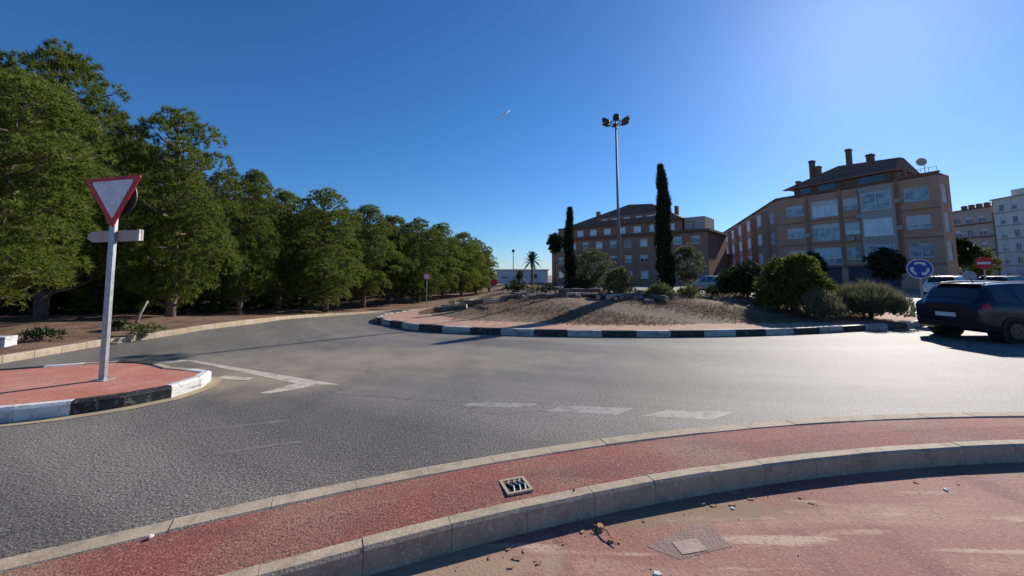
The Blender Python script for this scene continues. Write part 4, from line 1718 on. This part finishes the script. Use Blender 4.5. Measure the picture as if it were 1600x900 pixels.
W1.box(mb, .85, 14.8, TOP1 + 1.25, TOP1 + 1.37, -1.2, -.28)
mb.build('eaves', M['brick_dark'], rf)
for (px, py, wd) in ((1268, 251, .55), (1277, 260, .7), (1325, 233, .5), (1359, 241, .7), (1247, 283, .4)):
    Wb = Wall(W1.P(0, 0, -3.6)[:2], W1.P(W1L, 0, -3.6)[:2])
    u, z = wall_uz(Wb.A, Wb.A + Wb.d, px, py)
    mb = MB()
    Wb.box(mb, u - wd / 2, u + wd / 2, TOP1 + .8, z, -.4, .3)
    Wb.box(mb, u - wd / 2 - .08, u + wd / 2 + .08, z - .3, z - .12, -.48, .38)
    mb.build('chimney', M['cornice'], rf)
mb = MB()
q = W1.P(17.2, TOP1 + .1, -1.0)
mb.tube([q, (q[0], q[1], q[2] + 1.3)], .035, 6)
dm = []
for k in range(10):
    a = 2 * math.pi * k / 10
    dm.append((q[0] - .3 + .5 * math.cos(a), q[1] - .2 * math.cos(a), q[2] + 1.6 + .5 * math.sin(a)))
mb.prism(dm, (.06, .06, .03))
mb.build('satellite_dish', M['render_grey'], bB)
mb = MB()
W1.box(mb, 15.0, 18.5, TOP1 + .75, TOP1 + .79, -.3, -.26)
for u in np.linspace(15, 18.5, 6):
    W1.box(mb, u - .02, u + .02, TOP1 + .16, TOP1 + .75, -.3, -.26)
mb.build('railing', M['render_grey'], bB)
# shutters / air conditioning boxes
for (u, z) in ((9.8, 6.3), (10.9, 9.2), (14.8, 10.6), (14.8, 7.2), (4.4, 7.2)):
    mb = MB()
    W1.box(mb, u - .35, u + .35, z, z + .55, .13, .42)
    mb.build('air_conditioner', M['render_grey'], bB)
at(bB)

# ---- brick block with stepped roof behind the island
AL, AR = PD(862, 377, 88), PD(1105, 361, 67)
bA = thing('apartment_building', 'wide brown brick block with stepped cornices and a hipped roof behind the cypresses', 'building', (AL[0], AL[1], 0))
WA = Wall(AL, AR)
LA = WA.L
hA = []
for zr in (1.0, 4.0, 7.0):
    u = 1.6
    while u < LA - 2:
        hA.append((u, u + 1.5, zr, zr + 1.45))
        u += 3.1
wall(WA, -.3, 9.1, hA, 'brick_dark', bA)
for h in hA:
    window(WA, h, bA, mull=2, glass=rb.choice(['glass_pale', 'glass_mid', 'glass_dark']), blind=rb.choice([0, .3, .5]))
mb = MB()
WA.box(mb, -.5, LA + .5, 9.1, 9.5, -13, .55)
mb.build('cornice', M['cornice'], bA)
Wa2 = Wall(WA.P(0, 0, -1.8)[:2], WA.P(LA, 0, -1.8)[:2])
hA2 = [(u, u + 1.6, 9.9, 11.2) for u in np.arange(2.2, LA - 4, 3.2)]
wall(Wa2, 9.5, 11.7, hA2, 'brick_dark', bA, u0=.6, u1=LA - 4.6)
for h in hA2:
    if h[1] < LA - 4.6:
        window(Wa2, h, bA, mull=2, glass='glass_pale')
mb = MB()
WA.box(mb, .8, LA - 4.2, 11.7, 11.95, -12, -1.2)
mb.build('cornice', M['cornice'], bA)
mb = MB()
WA.box(mb, .62, 1.0, 9.5, 11.7, -12, -1.81)
WA.box(mb, LA - 5.0, LA - 4.62, 9.5, 11.7, -12, -1.81)
mb.build('wall', M['brick_dark'], bA)
mb = MB()
e = [WA.P(2.0, 11.952, -1.4), WA.P(LA - 4.4, 11.952, -1.4), WA.P(LA - 4.4, 11.952, -11.8), WA.P(2.0, 11.952, -11.8)]
t_ = [WA.P(15.6, 16.4, -6), WA.P(20.5, 16.0, -6), WA.P(20.5, 16.0, -7), WA.P(15.6, 16.4, -7)]
for k in range(4):
    j = (k + 1) % 4
    mb.poly([e[k], e[j], t_[j], t_[k]])
mb.poly(t_)
rA = mb.build('roof', M['roof'], bA)
mb = MB()
WA.box(mb, 10, 23, 11.96, 13.6, -5, -2.6)
mb.build('dormer', M['brick_dark'], rA)
for u in (11, 13.5, 16, 18.5, 20.8):
    mb = MB()
    WA.box(mb, u, u + 1.3, 12.3, 13.2, -2.6, -2.55)
    mb.build('window', M['glass_pale'], rA)
for (px, py, wd) in ((935, 331, .7), (990, 321, .55), (1002, 325, .6), (1012, 326, .6), (1057, 322, .6), (1047, 332, .7)):
    Wb = Wall(WA.P(0, 0, -5.5)[:2], WA.P(LA, 0, -5.5)[:2])
    u, z = wall_uz(Wb.A, Wb.A + Wb.d, px, py)
    mb = MB()
    Wb.box(mb, u - wd / 2, u + wd / 2, 11.8, z, -.4, .4)
    mb.build('chimney', M['cornice'], rA)
mb = MB()
WA.box(mb, LA - 4.3, LA - .8, 9.5, 12.0, -8, -2.0)
mb.build('stair_tower', M['render_grey'], bA)
WAe = Wall(AR, WA.P(LA, 0, -13)[:2], False)
wall(WAe, -.3, 9.1, [], 'brick_dark', bA)
WAl = Wall(AL, WA.P(0, 0, -13)[:2], False)
wall(WAl, -.3, 9.1, [], 'brick_dark', bA)
at(bA)


# ---- simple blocks further away
def block(name, label, A, B, depth, z1, m, rows, step, ww, wh, glass, blind=True, bandm=None, z_first=1.2, fl=3.1, chim=0, u_start=1.2, attic=None, parapet='cornice', balconies=False):
    b = thing(name, label, 'building', (A[0], A[1], 0))
    W = Wall(A, B)
    hs = []
    for k in range(rows):
        u = u_start
        while u + ww < W.L - .4:
            hs.append((u, u + ww, z_first + k * fl, z_first + k * fl + wh))
            u += step
    wall(W, -.3, z1, hs, m, b)
    for h in hs:
        window(W, h, b, mull=2, glass=glass, blind=rb.choice([0, 0, .4, .7]) if blind else 0)
    for (p, q) in ((W.P(0, 0), W.P(0, 0, -depth)), (W.P(W.L, 0), W.P(W.L, 0, -depth))):
        wall(Wall(p[:2], q[:2]), -.3, z1 - .01, [], m, b)
    mb = MB()
    W.box(mb, -.3, W.L + .3, z1, z1 + .25, -depth, .35)
    mb.build('cornice', M[parapet], b)
    if bandm:
        for k in range(rows):
            mb = MB()
            W.box(mb, 0, W.L, z_first + k * fl - .55, z_first + k * fl - .3, .003, .35 if balconies else .1)
            mb.build('string_course', M[bandm], b)
    if attic:
        mb = MB()
        W.box(mb, attic[0], attic[1], z1 + .25, z1 + attic[2], -depth + 1, -2.0)
        mb.build('attic_wall', M[m], b)
    for k in range(chim):
        u = 1.5 + (W.L - 3) * k / max(1, chim - 1)
        mb = MB()
        W.box(mb, u - .4, u + .4, z1 + .25, z1 + 1.6, -3, -2.2)
        mb.build('chimney', M['cornice'], b)
    at(b)
    return W


C0, C1, C2 = PD(1480, 325, 102), PD(1547, 313, 92), PD(1700, 290, 74)
block('apartment_building', 'beige five-storey block with dark window bands beside the corner brick block', C0, C1, 14, 17.6, 'render_beige', 5, 2.9, 1.5, 1.5, 'glass_dark', bandm='cornice', chim=5, z_first=1.6, fl=3.2, balconies=True)
block('apartment_building', 'pale grey six-storey block with rows of small dark windows', (C1[0] - .5, C1[1] - .8), C2, 16, 18.9, 'render_pale', 6, 2.6, 1.1, 1.45, 'glass_dark', bandm='render_grey', z_first=1.2, fl=3.0, attic=(2, 24, 2.0), parapet='render_grey')
D0, D1 = PD(1098, 392, 118), PD(1122, 390, 112)
block('apartment_building', 'small brick house between the two large brick blocks', D0, D1, 10, 9.0, 'brick', 3, 2.6, 1.3, 1.3, 'glass_pale', z_first=1.0, fl=2.8)
D0, D1 = PD(1113, 402, 96), PD(1140, 400, 100)
block('apartment_building', 'low brick house with pale windows down the street', D0, D1, 10, 6.6, 'brick_dark', 2, 2.4, 1.3, 1.3, 'glass_pale', z_first=1.0, fl=2.8)
D0, D1 = PD(776, 426, 90), PD(856, 426, 90)
block('low_building', 'low white building far behind the palm', D0, D1, 8, 2.7, 'white_wall', 1, 3.2, 1.6, 1.0, 'glass_dark', z_first=.9, parapet='white_wall')
D0, D1 = PD(560, 420, 75), PD(700, 420, 75)
block('low_building', 'long low white building seen between the pine trunks', D0, D1, 8, 3.2, 'white_wall', 1, 4.0, 1.6, 1.0, 'glass_dark', z_first=.9, parapet='white_wall')


# ------------------------------------------------------------------ palm, yucca, street trees, thin lamp
def palm(name, label, px, dep, topy, crown_px, seed, nf=26, trunk_r=.16, m='palm'):
    x, y, zz = PD(px, topy, dep)
    z0 = zt(x, y)
    R_ = crown_px / F * dep
    h = zz - z0 - R_ * .6
    r = np.random.default_rng(seed)
    root = thing(name, label, 'tree', (x, y, z0))
    mb = MB()
    mb.tube([(0, 0, -.1), (.04, 0, h * .5), (0, 0, h)], [trunk_r * 1.2, trunk_r, trunk_r * .9], 9)
    mb.build('trunk', M['bark'], root, True)
    pos, dr = [], []
    for k in range(nf):
        a = k * 2.39996
        el = math.radians(80 - 115 * (k + .5) / nf)
        fr = MB()
        pts = []
        for j in range(9):
            t = j / 8
            hr = R_ * t * math.cos(el) * (1 - .12 * t)
            vz = R_ * t * math.sin(el) - R_ * .42 * t * t * math.cos(el)
            pts.append((hr * math.cos(a), hr * math.sin(a), h + vz))
        fr.tube(pts, [.025 * (1 - .8 * j / 8) for j in range(9)], 4, False)
        side = Vector((-math.sin(a), math.cos(a), 0))
        for j in range(1, 9):
            for jj in (0, .5):
                p = Vector(pts[j]) * (1 - jj) + Vector(pts[j - 1]) * jj
                d = (Vector(pts[j]) - Vector(pts[j - 1])).normalized()
                l = R_ * .30 * (1 - .6 * abs(j / 8 - .45))
                for sg in (1, -1):
                    tip = p + (side * sg * .8 + d * .6 + Vector((0, 0, -.25))).normalized() * l
                    fr.poly([p - d * .035 * R_, p + d * .035 * R_, tip])
        fr.build('frond', M[m], root)


palm('palm_tree', 'small palm with a round crown standing against the sky', 831, 58, 397, 17, 301)
palm('yucca', 'dark spiky palm-like plant left of the small palm', 811, 44, 424, 15, 302, nf=18, m='dark_leaf')


def street_tree(label, px, dep, topy, half_px, m, seed, group=None):
    x, y, zz = PD(px, topy, dep)
    R_ = half_px / F * dep
    r = np.random.default_rng(seed)
    root = thing('street_tree', label, 'tree', (x, y, 0))
    th = max(.6, zz - 2.0 * R_)
    tm = MB()
    tm.tube([(0, 0, -.1), (.05, 0, th * .6), (0, 0, th + R_)], [.16, .12, .04], 8)
    lobes = []
    for i in range(20):
        a = i * 2.39996
        t = (i + .5) / 20
        rad = R_ * r.uniform(.28, .45)
        q = R_ * math.sin(math.pi * (.1 + .85 * t)) * r.uniform(.4, .8)
        c = (q * math.cos(a), q * math.sin(a), th + (zz - th - rad) * t)
        lobes.append((c, rad))
        tm.tube([(0, 0, th * .9), c], [.05, .012], 5, False)
    tm.build('trunk', M['bark'], root, True)
    p, d = lobe_points(lobes, 30 / (R_ * .36) ** 2, r, .2, .3)
    me = blades(p, d, 8, .32, .12, .8, r, 'crown', True)
    me.materials.append(M[m])
    link('crown', me, root)


street_tree('dark leafy street tree in front of the glazed bay of the brick block', 1382, 38, 386, 25, 'dark_leaf', 401)
street_tree('small dark street tree in front of the brick block, beside the large bush', 1268, 44, 394, 18, 'dark_leaf', 402)
street_tree('dark street tree in front of the beige block', 1500, 48, 372, 22, 'dark_leaf', 403)
street_tree('bushy street tree beside the no-entry sign', 1528, 56, 385, 24, 'bush', 404)
street_tree('thin street tree at the edge of the brick block, against the sky', 867, 60, 364, 15, 'dark_leaf', 405)
street_tree('dark street tree behind the broad olive-green tree', 905, 52, 392, 30, 'dark_leaf', 406)
street_tree('dark street tree in front of the brick street facade', 1152, 50, 413, 22, 'dark_leaf', 407)

x, y, zz = PD(802, 393, 66)
root = thing('street_lamp', 'thin street lamp far off beside the palm', 'street lamp', (x, y, 0))
mb = MB()
mb.tube([(0, 0, -.1), (0, 0, zz)], [.09, .06], 8)
mb.build('pole', M['grey_metal'], root)
mb = MB()
mb.tube([(0, 0, zz - .1), (0, 0, zz + .25), (0, 0, zz + .35)], [.22, .26, .05], 10)
mb.build('lamp_head', M['dark_metal'], root)

# ------------------------------------------------------------------ small things near the camera
# broken drain in the red strip
c = PZ(806, 759, Z_STRIP)
dr = thing('drain_box', 'small broken metal drain set in the red strip', 'drain', (c[0], c[1], Z_STRIP), math.radians(20))
mb = MB()
for (x, y, sx, sy) in ((-.085, 0, .022, .20), (.085, 0, .022, .20), (0, .09, .148, .022), (0, -.09, .148, .022)):
    mb.box((x, y, -.003), (sx, sy, .022))
mb.build('frame', M['concrete'], dr)
mb = MB()
mb.box((0, 0, -.004), (.15, .16, .01))
mb.build('pit', M['hole'], dr)
for k, x in enumerate((-.04, .005, .045)):
    mb = MB()
    mb.tube([(x, -.08, .002), (x + .016, -.02, .010), (x - .012, .03, .006), (x + .014, .08, .002)], .007, 6)
    mb.build('bar', M['galv'], dr)
# inspection cover with its patched surround in the pavement
mb = MB()
q = [PZ(px, py, Z_PAVE + .004) for (px, py) in ((1010, 853), (1098, 812), (1143, 853), (1062, 873))]
q = [(a, b_, Z_PAVE + .0015) for (a, b_, c_) in q]
mb.poly(q)
tag(mb.build('patched_paving', mat('patch_concrete', (0.24, 0.165, 0.135), (0.32, 0.21, 0.17), 6, .9, .5, 60, world=True)), kind='structure')
mb = MB()
q = [PZ(px, py, Z_PAVE + .002) for (px, py) in ((1050, 848), (1088, 841), (1106, 860), (1066, 867))]
mb.prism(q, (0, 0, .003))
tag(mb.build('inspection_cover', mat('cover_concrete', (0.45, 0.34, 0.27), (0.36, 0.27, 0.21), 20, .9, .4, 80)), 'small pale square cover set in the grey patch of pavement', 'cover')


def chip(px, py, s, m, label, seed, flat=.5, name='stone', cat='stone', z=Z_PAVE, group=None):
    r = random.Random(seed)
    c = PZ(px, py, z)
    mb = MB()
    n = 7
    lo, hi = [], []
    for k in range(n):
        a = 2 * math.pi * k / n
        q = s * r.uniform(.7, 1.15)
        lo.append((q * math.cos(a), q * .7 * math.sin(a), 0))
        hi.append((q * .7 * math.cos(a), q * .5 * math.sin(a), s * flat * r.uniform(.7, 1.1)))
    L_ = [mb.vert(p) for p in lo]
    H_ = [mb.vert(p) for p in hi]
    for k in range(n):
        mb.face((L_[k], L_[(k + 1) % n], H_[(k + 1) % n], H_[k]))
    mb.face(H_)
    mb.face(L_[::-1])
    o = mb.build(name, M[m])
    o.location = (c[0], c[1], z - .001)
    o.rotation_euler = (0, 0, r.uniform(0, 6))
    tag(o, label, cat, group)


chip(1028, 899, .035, 'chip', 'pale flat stone chip below the square cover', 1)
chip(1478, 766, .028, 'chip', 'small white stone chip alone on the open pavement', 2)
chip(1145, 795, .022, 'chip', 'tiny pale stone chip near the kerb shadow', 3)
chip(938, 826, .05, 'leaf_litter', 'curled brown dead leaf beside the kerb shadow', 4, .6, 'dead_leaf', 'leaf')
chip(955, 846, .03, 'leaf_litter', 'small brown dead leaf next to the curled one', 5, .4, 'dead_leaf', 'leaf')
chip(1098, 789, .03, 'leaf_litter', 'brown dead leaf at the edge of the grey patch', 6, .5, 'dead_leaf', 'leaf')
chip(1032, 800, .022, 'leaf_litter', 'little dead leaf between the kerb and the grey patch', 7, .5, 'dead_leaf', 'leaf')
chip(903, 812, .03, 'leaf_litter', 'dead leaf lying in the kerb shadow', 8, .6, 'dead_leaf', 'leaf')
chip(897, 766, .013, 'hole', 'dark pebble on the kerb top right of the drain', 9, .6, 'pebble', 'pebble', Z_STRIP)
chip(236, 838, .02, 'chip', 'pale stone chip on the road-side kerb of the red strip', 10, .5, 'stone', 'stone', Z_STRIP + .003)
rl = random.Random(12)
for k in range(26):
    a = math.radians(rl.uniform(-22, -3))
    x, y = arc(R_BI - rl.uniform(.03, .30), a)
    s_ = rl.uniform(.008, .02)
    mb = MB()
    th = rl.uniform(0, 6)
    pts = [(s_ * 1.5 * math.cos(t_), s_ * .8 * math.sin(t_), s_ * .35 * abs(math.cos(t_))) for t_ in np.linspace(0, 5.4, 7)]
    mb.prism(pts, (0, 0, .0015))
    o = mb.build('dead_leaf', M['leaf_litter'])
    o.location = (x, y, Z_PAVE + .001)
    o.rotation_euler = (0, 0, th)
    tag(o, 'tiny curled dead leaf in the litter along the kerb foot', 'leaf', 'tiny dead leaves along the kerb foot')
# twig
a, b = PZ(925, 818, Z_PAVE + .012), PZ(962, 851, Z_PAVE + .012)
mb = MB()
mb.tube([a, ((a[0] + b[0]) / 2 + .02, (a[1] + b[1]) / 2, a[2] + .02), b], [.004, .005, .003], 5)
tag(mb.build('twig', M['leaf_litter']), 'thin dry twig lying by the dead leaves', 'twig')
# grit along the kerb foot: uncountable
rr = np.random.default_rng(77)
mb = MB()
for k in range(520):
    a = math.radians(rr.uniform(-27, 6))
    d = abs(rr.normal(0, .10)) + .01 if k < 400 else rr.uniform(0, 1.4)
    x, y = arc(R_BI - d, a)
    s = rr.uniform(.0025, .008)
    h = s * .8
    th = rr.uniform(0, 6)
    P3 = [(x + s * math.cos(th + q * 2.09), y + s * math.sin(th + q * 2.09), Z_PAVE - .001) for q in range(3)]
    top = (x, y, Z_PAVE + h)
    for q in range(3):
        mb.poly([P3[q], P3[(q + 1) % 3], top])
tag(mb.build('grit', M['rock']), 'scattered grit and crumbs along the foot of the kerb', 'grit', kind='stuff')

# short vapour trail high in the sky
a, b = PD(772, 190, 5200), PD(797, 172, 5400)
mb = MB()
pa, pb_ = np.array(a), np.array(b)
mb.tube([tuple(pa + (pb_ - pa) * t) for t in (0, .3, .7, 1)], [2, 7, 11, 3], 8)
tag(mb.build('vapour_trail', M['cloud'], None, True), 'short white aircraft vapour trail in the blue sky', 'vapour trail')
